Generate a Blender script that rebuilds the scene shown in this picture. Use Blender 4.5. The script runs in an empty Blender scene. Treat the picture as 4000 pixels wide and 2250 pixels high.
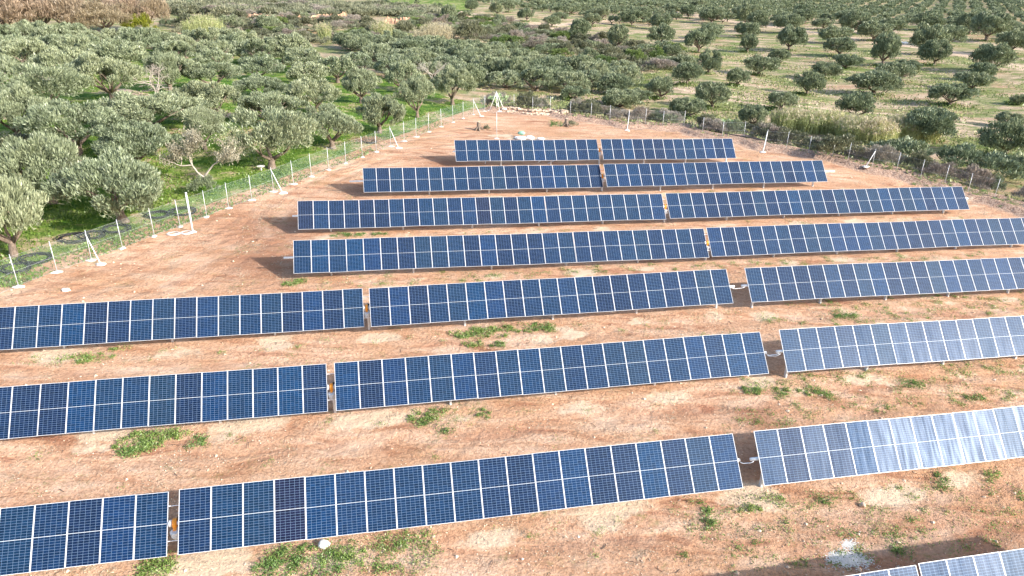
import bpy, math, random
import numpy as np
from mathutils import Vector, Matrix
R = math.radians
rng = np.random.default_rng(7)
random.seed(7)

# ------------------------------------------------------------------ camera, sky, sun, exposure
scene = bpy.context.scene
CAMZ = 19.0
F = 2772.8
RV = np.array([0.99988427, 0.0062671, 0.01386218])
UV_ = np.array([-0.01521304, 0.41190795, 0.91109846])
FV = np.array([0.0, 0.91120391, -0.41195563])
cam = bpy.data.cameras.new('camera'); camo = bpy.data.objects.new('camera', cam)
scene.collection.objects.link(camo)
cam.sensor_width = 36; cam.lens = F / 4000 * 36; cam.clip_start = 0.5; cam.clip_end = 5000
M = Matrix(((RV[0], UV_[0], -FV[0], 0), (RV[1], UV_[1], -FV[1], 0), (RV[2], UV_[2], -FV[2], CAMZ), (0, 0, 0, 1)))
camo.matrix_world = M
scene.camera = camo
SUN_EL, SUN_AZ = 26.0, -27.5          # azimuth measured from +x
sd = Vector((math.cos(R(SUN_EL)) * math.cos(R(SUN_AZ)), math.cos(R(SUN_EL)) * math.sin(R(SUN_AZ)), math.sin(R(SUN_EL))))
w = bpy.data.worlds.new('World'); scene.world = w; w.use_nodes = True
nt = w.node_tree; sky = nt.nodes.new('ShaderNodeTexSky'); sky.sky_type = 'NISHITA'; sky.sun_disc = False
sky.sun_elevation = R(SUN_EL); sky.sun_rotation = R(90 - SUN_AZ)
sky.air_density = 1.0; sky.dust_density = 2.0
bg = nt.nodes['Background']; nt.links.new(sky.outputs[0], bg.inputs[0]); bg.inputs[1].default_value = 0.15
sl = bpy.data.lights.new('sun', 'SUN'); sl.energy = 3.5; sl.angle = R(0.8); sl.color = (1.0, 0.94, 0.86)
so = bpy.data.objects.new('sun', sl); scene.collection.objects.link(so)
so.rotation_euler = sd.to_track_quat('Z', 'Y').to_euler()
scene.view_settings.view_transform = 'Standard'; scene.view_settings.look = 'None'
scene.view_settings.exposure = 1.16; scene.view_settings.gamma = 1

# ------------------------------------------------------------------ helpers
COL = scene.collection
def link(o, parent=None):
    COL.objects.link(o)
    if parent is not None: o.parent = parent
    return o
def tag(o, label, cat, group=None):
    o['label'] = label; o['category'] = cat
    if group: o['group'] = group
    return o
def empty(name, loc, rz=0.0):
    o = bpy.data.objects.new(name, None); o.location = loc; o.rotation_euler = (0, 0, rz)
    o.empty_display_size = 0.2
    return link(o)
def npmesh(name, V, Fs, mats, smooth=False, midx=None, uv=None):
    """V (n,3); Fs (m,k) one face size"""
    V = np.asarray(V, dtype=np.float32); Fs = np.asarray(Fs, dtype=np.int32)
    m = bpy.data.meshes.new(name)
    m.vertices.add(len(V)); m.vertices.foreach_set('co', V.ravel())
    n, k = Fs.shape
    m.loops.add(n * k); m.loops.foreach_set('vertex_index', Fs.ravel())
    m.polygons.add(n); m.polygons.foreach_set('loop_start', np.arange(0, n * k, k, dtype=np.int32))
    m.polygons.foreach_set('loop_total', np.full(n, k, dtype=np.int32))
    m.polygons.foreach_set('use_smooth', np.full(n, bool(smooth)))
    if midx is not None: m.polygons.foreach_set('material_index', np.asarray(midx, dtype=np.int32))
    for a in (mats if isinstance(mats, (list, tuple)) else [mats]): m.materials.append(a)
    if uv is not None:
        l = m.uv_layers.new(name='UVMap'); l.data.foreach_set('uv', np.asarray(uv, dtype=np.float32).ravel())
    m.update(calc_edges=True)
    return m
class MB:
    def __init__(s): s.v = []; s.f = []; s.mi = []
    def add(s, V, Fs, mi=0):
        o = len(s.v); s.v += [tuple(map(float, p)) for p in V]
        for f in Fs: s.f.append(tuple(i + o for i in f)); s.mi.append(mi)
    def box(s, c, d, ax=None, mi=0):
        c = np.array(c, float); h = np.array(d, float) / 2
        A = np.eye(3) if ax is None else np.array(ax, float)
        V = [c + A.T @ (h * np.array(q)) for q in ((-1,-1,-1),(1,-1,-1),(1,1,-1),(-1,1,-1),(-1,-1,1),(1,-1,1),(1,1,1),(-1,1,1))]
        s.add(V, ((0,3,2,1),(4,5,6,7),(0,1,5,4),(1,2,6,5),(2,3,7,6),(3,0,4,7)), mi)
    def tube(s, pts, rads, n=8, caps=True, mi=0):
        pts = [np.array(p, float) for p in pts]
        if not hasattr(rads, '__len__'): rads = [rads] * len(pts)
        V = []; prev = None
        for i, p in enumerate(pts):
            t = pts[min(i + 1, len(pts) - 1)] - pts[max(i - 1, 0)]; t /= (np.linalg.norm(t) + 1e-9)
            if prev is None:
                a = np.array([0, 0, 1.0]) if abs(t[2]) < .9 else np.array([1.0, 0, 0])
            else: a = prev
            b = np.cross(t, a); b /= (np.linalg.norm(b) + 1e-9); a = np.cross(b, t); prev = a
            for k in range(n):
                th = 2 * math.pi * k / n
                V.append(p + rads[i] * (a * math.cos(th) + b * math.sin(th)))
        Fs = []
        for i in range(len(pts) - 1):
            for k in range(n):
                k2 = (k + 1) % n
                Fs.append((i*n+k, i*n+k2, (i+1)*n+k2, (i+1)*n+k))
        if caps: Fs.append(tuple(range(n))[::-1]); Fs.append(tuple((len(pts)-1)*n + k for k in range(n)))
        s.add(V, Fs, mi)
    def blob(s, c, r, seed=0, jit=.15, mi=0, flat=1.0, seg=8, ring=5):
        rr = np.random.default_rng(seed); c = np.array(c, float); r = np.array(r if hasattr(r, '__len__') else (r, r, r), float)
        V = []; 
        for i in range(ring + 1):
            ph = math.pi * i / ring
            for k in range(seg):
                th = 2 * math.pi * (k + .5 * (i % 2)) / seg; q = 1 + rr.uniform(-jit, jit)
                if i in (0, ring): q = 1
                V.append(c + r * q * np.array([math.sin(ph) * math.cos(th), math.sin(ph) * math.sin(th), math.cos(ph)]))
        Fs = []
        for i in range(ring):
            for k in range(seg):
                k2 = (k + 1) % seg; Fs.append((i*seg+k, (i+1)*seg+k, (i+1)*seg+k2, i*seg+k2))
        s.add(V, Fs, mi)
    def mesh(s, name, mats, smooth=False):
        m = bpy.data.meshes.new(name); m.from_pydata(s.v, [], s.f)
        for a in (mats if isinstance(mats, (list, tuple)) else [mats]): m.materials.append(a)
        m.polygons.foreach_set('material_index', np.array(s.mi, dtype=np.int32))
        m.polygons.foreach_set('use_smooth', np.full(len(s.f), bool(smooth)))
        m.update(); return m
    def obj(s, name, mats, parent=None, smooth=False, loc=None):
        o = bpy.data.objects.new(name, s.mesh(name, mats, smooth))
        if loc is not None: o.location = loc
        return link(o, parent)
def obj(name, me, parent=None, loc=None):
    o = bpy.data.objects.new(name, me)
    if loc is not None: o.location = loc
    return link(o, parent)
ONES = ['','first','second','third','fourth','fifth','sixth','seventh','eighth','ninth','tenth','eleventh','twelfth','thirteenth','fourteenth','fifteenth','sixteenth','seventeenth','eighteenth','nineteenth']
TENS = {2:('twentieth','twenty'),3:('thirtieth','thirty'),4:('fortieth','forty'),5:('fiftieth','fifty'),6:('sixtieth','sixty'),7:('seventieth','seventy')}
def ordw(n):
    if n < 20: return ONES[n]
    a, b = divmod(n, 10); return TENS[a][0] if b == 0 else TENS[a][1] + '-' + ONES[b]

# ------------------------------------------------------------------ materials
def mat(name):
    m = bpy.data.materials.new(name); m.use_nodes = True
    return m, m.node_tree, m.node_tree.nodes['Principled BSDF']
def N(t, typ, **k):
    n = t.nodes.new(typ)
    for a, b in k.items(): setattr(n, a, b)
    return n
def ramp(t, src, stops, interp='LINEAR'):
    r = N(t, 'ShaderNodeValToRGB'); r.color_ramp.interpolation = interp
    e = r.color_ramp.elements
    while len(e) < len(stops): e.new(0.5)
    for i, (p, c) in enumerate(stops):
        e[i].position = p; e[i].color = (*c, 1) if hasattr(c, '__len__') else (c, c, c, 1)
    t.links.new(src, r.inputs[0]); return r.outputs[0]
def noise(t, vec, scale, detail=4, rough=.55, dist=0.0, dim=None):
    n = N(t, 'ShaderNodeTexNoise'); n.inputs['Scale'].default_value = scale; n.inputs['Detail'].default_value = detail
    n.inputs['Roughness'].default_value = rough; n.inputs['Distortion'].default_value = dist
    t.links.new(vec, n.inputs['Vector']); return n.outputs[0]
def mix(t, f, a, b, typ='MIX'):
    n = N(t, 'ShaderNodeMix', data_type='RGBA', blend_type=typ)
    if hasattr(f, 'type') or hasattr(f, 'is_linked'): t.links.new(f, n.inputs[0])
    else: n.inputs[0].default_value = f
    for s, v in ((6, a), (7, b)):
        if hasattr(v, 'is_linked'): t.links.new(v, n.inputs[s])
        else: n.inputs[s].default_value = (*v, 1)
    return n.outputs[2]
def mth(t, op, a, b=None, c=None, clamp=False):
    n = N(t, 'ShaderNodeMath', operation=op); n.use_clamp = clamp
    for i, v in enumerate((a, b, c)):
        if v is None: continue
        if hasattr(v, 'is_linked'): t.links.new(v, n.inputs[i])
        else: n.inputs[i].default_value = v
    return n.outputs[0]
def simple(name, col, rough=.6, metal=0.0, var=.15, scale=8, bump=0.0):
    m, t, b = mat(name); tc = N(t, 'ShaderNodeTexCoord')
    nz = noise(t, tc.outputs['Object'], scale, 3)
    c = ramp(t, nz, [(.3, tuple(x * (1 - var) for x in col)), (.7, tuple(min(1, x * (1 + var)) for x in col))])
    t.links.new(c, b.inputs['Base Color']); b.inputs['Roughness'].default_value = rough; b.inputs['Metallic'].default_value = metal
    if bump:
        bp = N(t, 'ShaderNodeBump'); bp.inputs['Strength'].default_value = bump; bp.inputs['Distance'].default_value = .05
        t.links.new(nz, bp.inputs['Height']); t.links.new(bp.outputs[0], b.inputs['Normal'])
    return m
M_ALU = simple('aluminium_frame', (.60, .62, .65), .35, .0, .05)
M_BACK = simple('white_backsheet', (.7, .7, .7), .6)
M_GALV = simple('galvanised_steel', (.62, .64, .66), .45, .3, .15)
M_GALV_D = simple('weathered_steel', (.30, .31, .32), .55, .3, .2)
M_WHITE = simple('white_metal', (.82, .82, .82), .4)
M_ORANGE = simple('orange_plastic', (.95, .32, .02), .45)
M_RED = simple('red_orange_paint', (.70, .10, .02), .5)
M_BLACK = simple('black_rubber', (.015, .015, .018), .6)
M_CONC = simple('white_concrete', (.72, .68, .62), .9, 0, .15, 12, .5)
M_SACK = simple('white_sack', (.78, .78, .78), .8, 0, .12, 6, .3)
M_GSACK = simple('green_sack', (.25, .48, .36), .8, 0, .3, 6, .3)
M_BARK = simple('olive_bark', (.17, .13, .10), .9, 0, .4, 5, .8)
M_BARKL = simple('pale_bark', (.40, .36, .31), .9, 0, .25, 6, .6)
M_STONE = simple('limestone', (.55, .42, .32), .9, 0, .35, 1.5, .5)
M_WSTONE = simple('white_stone', (.80, .78, .75), .9, 0, .1, 4, .5)
M_STICK = simple('dry_stick', (.10, .07, .05), .9)
M_GREY = simple('grey_housing', (.62, .64, .65), .45)

def leaf_mat(name, dark, lite, trans=.25, hue_var=.25, scale=1.1, dead=None):
    m, t, b = mat(name); t.nodes.remove(b); out = t.nodes['Material Output']
    tc = N(t, 'ShaderNodeTexCoord'); geo = N(t, 'ShaderNodeNewGeometry'); oi = N(t, 'ShaderNodeObjectInfo')
    nz = noise(t, tc.outputs['Object'], scale, 3)
    a = mth(t, 'MULTIPLY', geo.outputs['Random Per Island'], .55)
    a = mth(t, 'MULTIPLY_ADD', nz, 1.3, a); a = mth(t, 'SUBTRACT', a, .42, clamp=True)
    c = mix(t, a, dark, lite)
    v = mth(t, 'MULTIPLY_ADD', oi.outputs['Random'], hue_var, 1 - hue_var / 2)
    hs = N(t, 'ShaderNodeHueSaturation'); t.links.new(c, hs.inputs['Color']); t.links.new(v, hs.inputs['Value'])
    h = mth(t, 'MULTIPLY_ADD', oi.outputs['Random'], -.03, .515); t.links.new(h, hs.inputs['Hue'])
    d = N(t, 'ShaderNodeBsdfDiffuse'); tr = N(t, 'ShaderNodeBsdfTranslucent'); g = N(t, 'ShaderNodeBsdfGlossy')
    g.inputs['Roughness'].default_value = .45; g.inputs['Color'].default_value = (.8, .8, .8, 1)
    t.links.new(hs.outputs[0], d.inputs[0]); t.links.new(hs.outputs[0], tr.inputs[0])
    m1 = N(t, 'ShaderNodeMixShader'); m1.inputs[0].default_value = trans; t.links.new(d.outputs[0], m1.inputs[1]); t.links.new(tr.outputs[0], m1.inputs[2])
    m2 = N(t, 'ShaderNodeMixShader'); m2.inputs[0].default_value = .05; t.links.new(m1.outputs[0], m2.inputs[1]); t.links.new(g.outputs[0], m2.inputs[2])
    t.links.new(m2.outputs[0], out.inputs[0]); return m
L_OLIVE = leaf_mat('olive_leaves', (.055, .075, .028), (.44, .50, .32), .15)
L_OLIVE_D = leaf_mat('dark_olive_leaves', (.04, .06, .024), (.35, .41, .25), .15)
L_GREEN = leaf_mat('fresh_leaves', (.05, .09, .02), (.20, .28, .08), .2)
L_SHRUB = leaf_mat('shrub_leaves', (.06, .07, .035), (.24, .25, .15))
L_GREYB = leaf_mat('grey_brush_twigs', (.16, .14, .12), (.42, .38, .32), .1)
L_PURPLE = leaf_mat('dry_scrub_twigs', (.12, .10, .08), (.36, .31, .26), .1)
L_BROWN = leaf_mat('tamarisk_twigs', (.17, .125, .08), (.48, .39, .27), .25, .15)
L_YELLOW = leaf_mat('yellow_green_leaves', (.10, .12, .01), (.34, .36, .04), .3)
L_REED = leaf_mat('reed_leaves', (.24, .28, .09), (.62, .64, .32), .3, .2, 2)
L_REEDP = leaf_mat('dry_reed_plumes', (.40, .33, .21), (.70, .62, .44), .3, .2, 2)
L_WEED = leaf_mat('weed_leaves', (.07, .15, .025), (.30, .42, .12), .3, .3, 3)
L_CACT = leaf_mat('cactus_pads', (.20, .28, .12), (.42, .52, .28), .0, .2, 3)
L_HALF = leaf_mat('dying_olive_leaves', (.20, .18, .12), (.48, .45, .34))

# ------------------------------------------------------------------ solar tables: fitted positions (top left corner, slope, tilt)
AZ = 0.21551611; PIT = 1.11666217; PL = 2.28
#        row  n   start (upper left corner at panel index 0)   slope tilt
TB = {'1L': (13, (-5.844,68.694,3.588),-1.59,48.95), '1R': (13, (8.688,71.491,3.280),-1.61,49.3),
 '2L': (19, (-12.904,59.311,3.170),-1.39,47.89), '2R': (20, (8.120,63.423,2.782),-1.26,47.81),
 '3L': (26, (-16.152,50.985,2.817),-1.69,49.0), '3R': (26, (12.519,56.663,2.150),-1.51,47.3),
 '4L': (26, (-14.430,43.704,2.424),-1.79,48.18), '4R': (26, (14.110,49.162,1.844),-1.67,47.90),
 '5L': (16, (-26.084,33.443,2.376),-1.31,50.02), '5M': (20, (-8.207,36.995,2.122),-1.18,48.31), '5R': (24, (14.762,41.778,1.762),-2.1,48.06),
 '6L': (12, (-21.933,26.595,1.864),-1.33,49.72), '6M': (20, (-8.411,29.263,1.713),-1.22,47.92), '6R': (18, (14.287,33.753,1.531),-2.2,50.0),
 '7L': (4, (-17.058,19.990,1.101),-1.77,49.20), '7M': (20, (-12.165,20.730,1.251),-1.36,48.47), '7R': (15, (10.463,25.334,0.955),-1.89,49.67),
 '8L': (9, (14.137-9*1.0909,18.560-9*.2388,0.308+9*.028),-1.4,49.0), '8R': (8, (14.208,18.575,0.345),-1.7,49.0)}
for _k, _f in (('3L', .996), ('3R', 1.005), ('4L', .993), ('4R', 1.008)):
    _n, _A, _s, _t = TB[_k]; TB[_k] = (_n, (_A[0] * _f, _A[1] * _f, CAMZ + (_A[2] - CAMZ) * _f), _s, _t)
EXTRA_LEFT = {'5L': 3, '6L': 3, '7L': 3}
H0 = np.array([math.cos(AZ), math.sin(AZ), 0.0]); NN = np.cross(H0, [0, 0, 1.0])
def tframe(k):
    n, A, s, t = TB[k]; s = R(s); t = R(t)
    d = H0 * math.cos(s) + np.array([0, 0, 1.0]) * math.sin(s)
    up = np.cross(d, NN); up = up if up[2] > 0 else -up; up /= np.linalg.norm(up)
    tv = NN * math.cos(t) - up * math.sin(t)
    return np.array(A), d, tv, np.cross(tv, d) * 1.0
_pts = []
for k in TB:
    A, d, tv, nn = tframe(k); n = TB[k][0]
    for s in (0, n * PIT / 2, n * PIT): _pts.append(A + d * s + tv * PL / 2 - np.array([0, 0, 1.38 if (s == 0 and k[1] == 'L') else 1.5]))
_pts = np.array(_pts)
_C = np.linalg.lstsq(np.stack([np.ones(len(_pts)), _pts[:, 0], _pts[:, 1]], 1), _pts[:, 2], rcond=None)[0]
_res = _pts[:, 2] - (_C[0] + _C[1] * _pts[:, 0] + _C[2] * _pts[:, 1])
def softclamp(x, a, b, k=8.0):
    return np.clip(x, a, b)
def Zsite(x, y):
    x = np.asarray(x, float); y = np.asarray(y, float)
    xc = softclamp(x, -42, 62); yc = softclamp(y, 2, 76)
    z = _C[0] + _C[1] * xc + _C[2] * yc
    num = np.zeros_like(z); den = np.full_like(z, 0.35)
    for p, r in zip(_pts, _res):
        ww = np.exp(-((x - p[0])**2 + (y - p[1])**2) / (2 * 5.0**2)); num += ww * r; den += ww
    return z + num / den
def rayd(px, py):
    v = FV + RV * (px - 2000) / F + UV_ * (1125 - py) / F
    return v / np.linalg.norm(v)
_T = np.geomspace(8, 1500, 2600)
def hit(px, py, Zf):
    v = rayd(px, py); P = np.array([0, 0, CAMZ]) + _T[:, None] * v
    z = Zf(P[:, 0], P[:, 1]); i = int(np.argmax(P[:, 2] < z))
    if P[i, 2] >= z[i]: i = len(_T) - 1
    if i > 0:
        a = P[i-1, 2] - z[i-1]; b = z[i] - P[i, 2]; t = _T[i-1] + (_T[i] - _T[i-1]) * a / (a + b + 1e-9)
    else: t = _T[0]
    p = np.array([0, 0, CAMZ]) + t * v
    p[2] = float(Zf(p[0:1], p[1:2])[0]); return p, t
CR = {'A': (0, 0, .51786), 'B': (1333, 0, .51786), 'C': (2666, 0, .51786), 'D': (0, 600, .51786), 'S': (0, 0, 1), 'O': (0, 0, 1.5528),
      'P': (1750, 340, .41209), 'Q': (3400, 500, .41522), 'E': (2666, 750, .51786), 'G': (2666, 1500, .51786), 'H': (0, 1500, .51786), 'I': (1333, 750, .51786)}
def pix(c, x, y): o = CR[c]; return o[0] + x * o[2], o[1] + y * o[2]

# fence lines (post feet)
LF = [pix('D', *q) for q in ((-330,1215),(-100,1110),(140,1000),(432,890),(690,800),(925,712),(1165,620),(1360,550),(1560,475),(1725,410),(1900,348),(2065,285),(2215,228),(2350,172),(2480,120))] + \
     [pix('B', *q) for q in ((35,1230),(160,1185),(265,1143),(375,1103),(475,1065),(565,1032),(660,995),(755,955),(843,922),(920,893),(997,865),(1083,838))]
CORNER = pix('B', 1170, 828)
RF = [pix('B', *q) for q in ((1303,830),(1443,850),(1575,845),(1725,885),(1882,900),(2025,918),(2165,950),(2292,945),(2422,962))] + \
     [pix('C', *q) for q in ((8,960),(148,1015),(297,1045),(460,1045),(622,1115),(780,1130),(948,1165),(1128,1190),(1245,1220),(1425,1270),(1608,1300),(1790,1355))] + \
     [pix('Q', *q) for q in ((693,540),(912,622),(1160,675),(1430,765),(1720,880),(2100,1040))]
LF3 = [hit(*p, Zsite)[0] for p in LF]; RF3 = [hit(*p, Zsite)[0] for p in RF]; CO3 = hit(*CORNER, Zsite)[0]
FL = np.array(LF3 + [CO3]); FR = np.array([CO3] + RF3)
def polydist(x, y, PL_):
    best = np.full(np.shape(x), 1e9)
    for a, b in zip(PL_[:-1], PL_[1:]):
        ab = (b - a)[:2]; L2 = ab @ ab + 1e-9
        t = np.clip(((x - a[0]) * ab[0] + (y - a[1]) * ab[1]) / L2, 0, 1)
        best = np.minimum(best, np.hypot(x - a[0] - t * ab[0], y - a[1] - t * ab[1]))
    return best
SITE = np.array([p[:2] for p in LF3] + [CO3[:2]] + [p[:2] for p in RF3] + [(75, 20), (60, -30), (-45, -30), (-60, 25)])
def inpoly(x, y, poly):
    ins = np.zeros(np.shape(x), bool); n = len(poly)
    for i in range(n):
        x1, y1 = poly[i]; x2, y2 = poly[(i + 1) % n]
        c = ((y1 > y) != (y2 > y)) & (x < (x2 - x1) * (y - y1) / (y2 - y1 + 1e-12) + x1); ins ^= c
    return ins
def sstep(a, b, x): t = np.clip((x - a) / (b - a), 0, 1); return t * t * (3 - 2 * t)
GULLY = None
def Z(x, y):
    x = np.asarray(x, float); y = np.asarray(y, float)
    z = Zsite(x, y); ins = inpoly(x, y, SITE)
    dr = polydist(x, y, FR); dl = polydist(x, y, FL)
    out = ~ins
    # spoil berm just outside the right fence, then a drop to the grove floor
    rf = out & (dr < dl + 1.0)
    z = z + np.where(rf | (dr < 1.2), .35 * np.exp(-((dr - .9) / .8)**2), 0)
    z = z - np.where(rf, 2.2 * sstep(1.5, 9, dr), 0) 
    und = .45 * np.sin(x * .045 + 1) * np.cos(y * .037) + .25 * np.sin(x * .11 + y * .07)
    z = z + und * sstep(6, 30, np.minimum(dr, dl)) * out
    far = sstep(110, 260, y)
    z = z + far * (.9 * np.sin(x * .017 + .5) * np.cos(y * .013))
    if GULLY is not None:
        dg = polydist(x, y, GULLY); z = z - 2.0 * np.exp(-(dg / 9)**2)
    return z
GULLY = np.array([hit(*p, Z)[0] for p in ((300,150),(900,120),(1500,150),(1900,190),(2200,240),(2500,300))])
def at(c, x, y): return hit(*pix(c, x, y), Z)

# ------------------------------------------------------------------ ground sheet
def spaced(lo, hi, d0, d1, far_lo, far_hi, g=1.12):
    a = list(np.arange(lo, hi + 1e-6, d0)); s = d0; x = a[-1]; up = []
    while x < far_hi: s = min(s * g, d1); x += s; up.append(x)
    s = d0; x = a[0]; dn = []
    while x > far_lo: s = min(s * g, d1); x -= s; dn.append(x)
    return np.array(dn[::-1] + a + up)
gx = spaced(-45, 75, .5, 14, -900, 900, 1.035); gy = spaced(14, 135, .5, 14, -60, 1500, 1.025)
GX, GY = np.meshgrid(gx, gy); x = GX.ravel(); y = GY.ravel(); z = Z(x, y)
ins = inpoly(x, y, SITE); dl = polydist(x, y, FL); dr = polydist(x, y, FR)
micro = (np.sin(x * 2.1 + 1.3 * np.sin(y * 1.7)) * np.sin(y * 2.6 + np.sin(x * 1.1)) * .025 + rng.normal(0, .012, len(x)))
z += micro * (np.hypot(x, y) < 140)
def sgn(d, i): return np.where(i, d, -d)
site = sstep(-.6, .6, np.maximum(sgn(np.minimum(dl, dr), ins), np.where(dl < dr + 3, 1.9 - dl, -9)))
GREENP = np.array([p[:2] for p in [at('S', *q)[0] for q in ((-700,1500),(-700,500),(-300,250),(0,190),(500,190),(1000,200),(1350,260),(1750,380),(1900,410))]] + [p[:2] for p in LF3[::-1]])
MEAD = np.array([at('S', *q)[0][:2] for q in ((1480,38),(1500,2),(1650,-10),(1850,0),(1830,46),(1650,48))])
green = np.maximum(inpoly(x, y, GREENP), inpoly(x, y, MEAD) * .8) * (1 - site) * 1.0
pale = np.zeros_like(x)
def paleblob(p, rx, ry, a=1.0):
    global pale
    q = ((x - p[0]) * H0[0] + (y - p[1]) * H0[1]); r_ = ((x - p[0]) * NN[0] + (y - p[1]) * NN[1])
    pale = np.maximum(pale, a * np.exp(-((q / rx)**2 + (r_ / ry)**2)))
POSTS = {}
post_rule = {'1L': (13*PIT+.2, -5.1, 3), '1R': (-.0, 4.6, 4), '2L': (19*PIT+.2, -5.3, 4), '2R': (.15, 5.3, 5), '3L': (26*PIT+.2, -5.4, 6), '3R': (.1, 5.4, 6),
  '4L': (26*PIT+.2, -5.4, 6), '4R': (.1, 5.4, 6), '5L': (16*PIT+.35, -5.4, 5), '5M': (0, 5.4, 5), '5R': (.54, 4.95, 6), '6L': (12*PIT+.35, -5.4, 4), '6M': (0, 5.4, 5),
  '6R': (.5, 5.0, 4), '7L': (4*PIT+.3, -5.4, 2), '7M': (0, 5.4, 5), '7R': (.4, 5.0, 4), '8L': (9*PIT-.6, -5.3, 2), '8R': (.6, 5.3, 2)}
skip_first = {'1L','2L','3L','4L','5L','5M','6L','6M','7L','7M','1R','2R','3R','4R'}
for k, (s0, st, c) in post_rule.items():
    A, d, tv, nn = tframe(k); L = []
    for i in range(c):
        if i == 0 and k in skip_first: continue
        p = A + d * (s0 + st * i) + tv * PL / 2; L.append(p)
    POSTS[k] = L
    rr = np.random.default_rng(hash(k) % 999 if False else sum(map(ord, k)))
    for p in L:
        paleblob((p[0] + .4 + rr.normal(0, .4), p[1] - 1.0), rr.uniform(1.0, 2.1), rr.uniform(.5, .9), rr.uniform(.5, .85))
for c_, px_, py_, rx_, ry_ in (('S',1485,1320,1.5,.7),('S',1080,1325,1.3,.5),('S',220,1380,1.6,.7),('S',1450,1640,2.6,.8),('S',980,1660,2.4,.7),('S',2120,1330,.9,.5),('S',2960,1490,1.3,.6),
    ('S',2920,1925,1.6,.8),('S',800,2210,2.2,.9),('S',2380,1990,2.0,.6),('S',3360,1480,1.6,.6),('S',3750,780,1.6,.6),('S',1400,1165,1,.4),('S',400,1700,1.5,.6),('S',2240,1310,1.2,.5),('S',1960,530,1.8,1.0),('S',2060,540,3,1),('S',3500,1935,2.,.7)):
    p, _ = at(c_, px_, py_); paleblob(p, rx_, ry_, 1.0)
track = np.zeros_like(x)
def addtrack(pts, wd, a=1.0):
    global track
    P = np.array([at(*q)[0] for q in pts]); dd = polydist(x, y, P); track = np.maximum(track, a * np.exp(-(dd / wd)**2))
addtrack([('C',-200,640),('C',200,700),('C',600,760),('C',1150,830),('C',1800,870),('C',2400,935),('C',2900,990)], .8)
addtrack([('C',-200,665),('C',200,728),('C',600,790),('C',1150,862),('C',1800,905),('C',2400,970),('C',2900,1030)], .8)
addtrack([('C',-100,80),('C',350,160),('C',700,205),('C',1000,245),('C',1350,300),('C',1900,370),('C',2200,430),('C',2700,540)], 3.2)
addtrack([('B',900,90),('B',1150,130),('B',1600,190),('B',1900,160),('B',2576,60)], 4, .7)
addtrack([('B',1400,180),('B',1500,210),('B',1750,215)], 4, .8)
addtrack([('A',900,680),('A',1100,730),('A',1350,770),('A',1700,860),('A',1820,890)], 1.2, .9)
addtrack([('A',-50,540),('A',250,560),('A',420,600)], 1.2, .8)
addtrack([('C',1050,230),('C',1700,250),('C',2300,330),('C',2600,380)], 5, .5)
bed = np.exp(-((dr - 1.2) / 1.6)**2)         # rubble strip along the right fence
moist = np.zeros_like(x)  # round patches where the soil colour turns darker red-brown
for px_, py_, r_ in ((1040,900,4.0),(1060,1010,4.0),(1150,870,3),(1400,740,2),(2000,440,1.8),(1750,640,2.5),(3900,2160,3),(3600,2230,3),(2960,1640,1.5),(2980,1800,1.5)):
    p, _ = at('S', px_, py_); moist = np.maximum(moist, np.exp(-((x - p[0])**2 + (y - p[1])**2) / r_**2))
rut = np.zeros_like(x)
for off in (3.7, 11.2, 18.7, 26.4, -3.6):
    q_ = x * NN[0] + y * NN[1] - (-12.165 * NN[0] + 20.73 * NN[1]) ; u_ = x * H0[0] + y * H0[1]
    for sh in (-.95, .95):
        dd = q_ + off + sh + .35 * np.sin(u_ * .13 + off) ; rut = np.maximum(rut, np.exp(-(dd / .34)**2))
for base_ in ([(60,1250),(500,1130),(900,960),(1150,760),(1500,600),(1950,560)], [(0,1190),(450,1060),(800,900),(1120,700),(1450,560),(1900,500)], [(700,1120),(900,1010),(1030,900),(1110,740)]):
    P_ = np.array([hit(*q, Z)[0] for q in base_]); dd = polydist(x, y, P_); rut = np.maximum(rut, np.exp(-((dd - .95) / .36)**2))
yello = rut * site
nv = len(gx); nu = len(gy)
idx = (np.arange(nu - 1)[:, None] * nv + np.arange(nv - 1)[None, :]).ravel()
faces = np.stack([idx, idx + 1, idx + nv + 1, idx + nv], 1)
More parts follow.
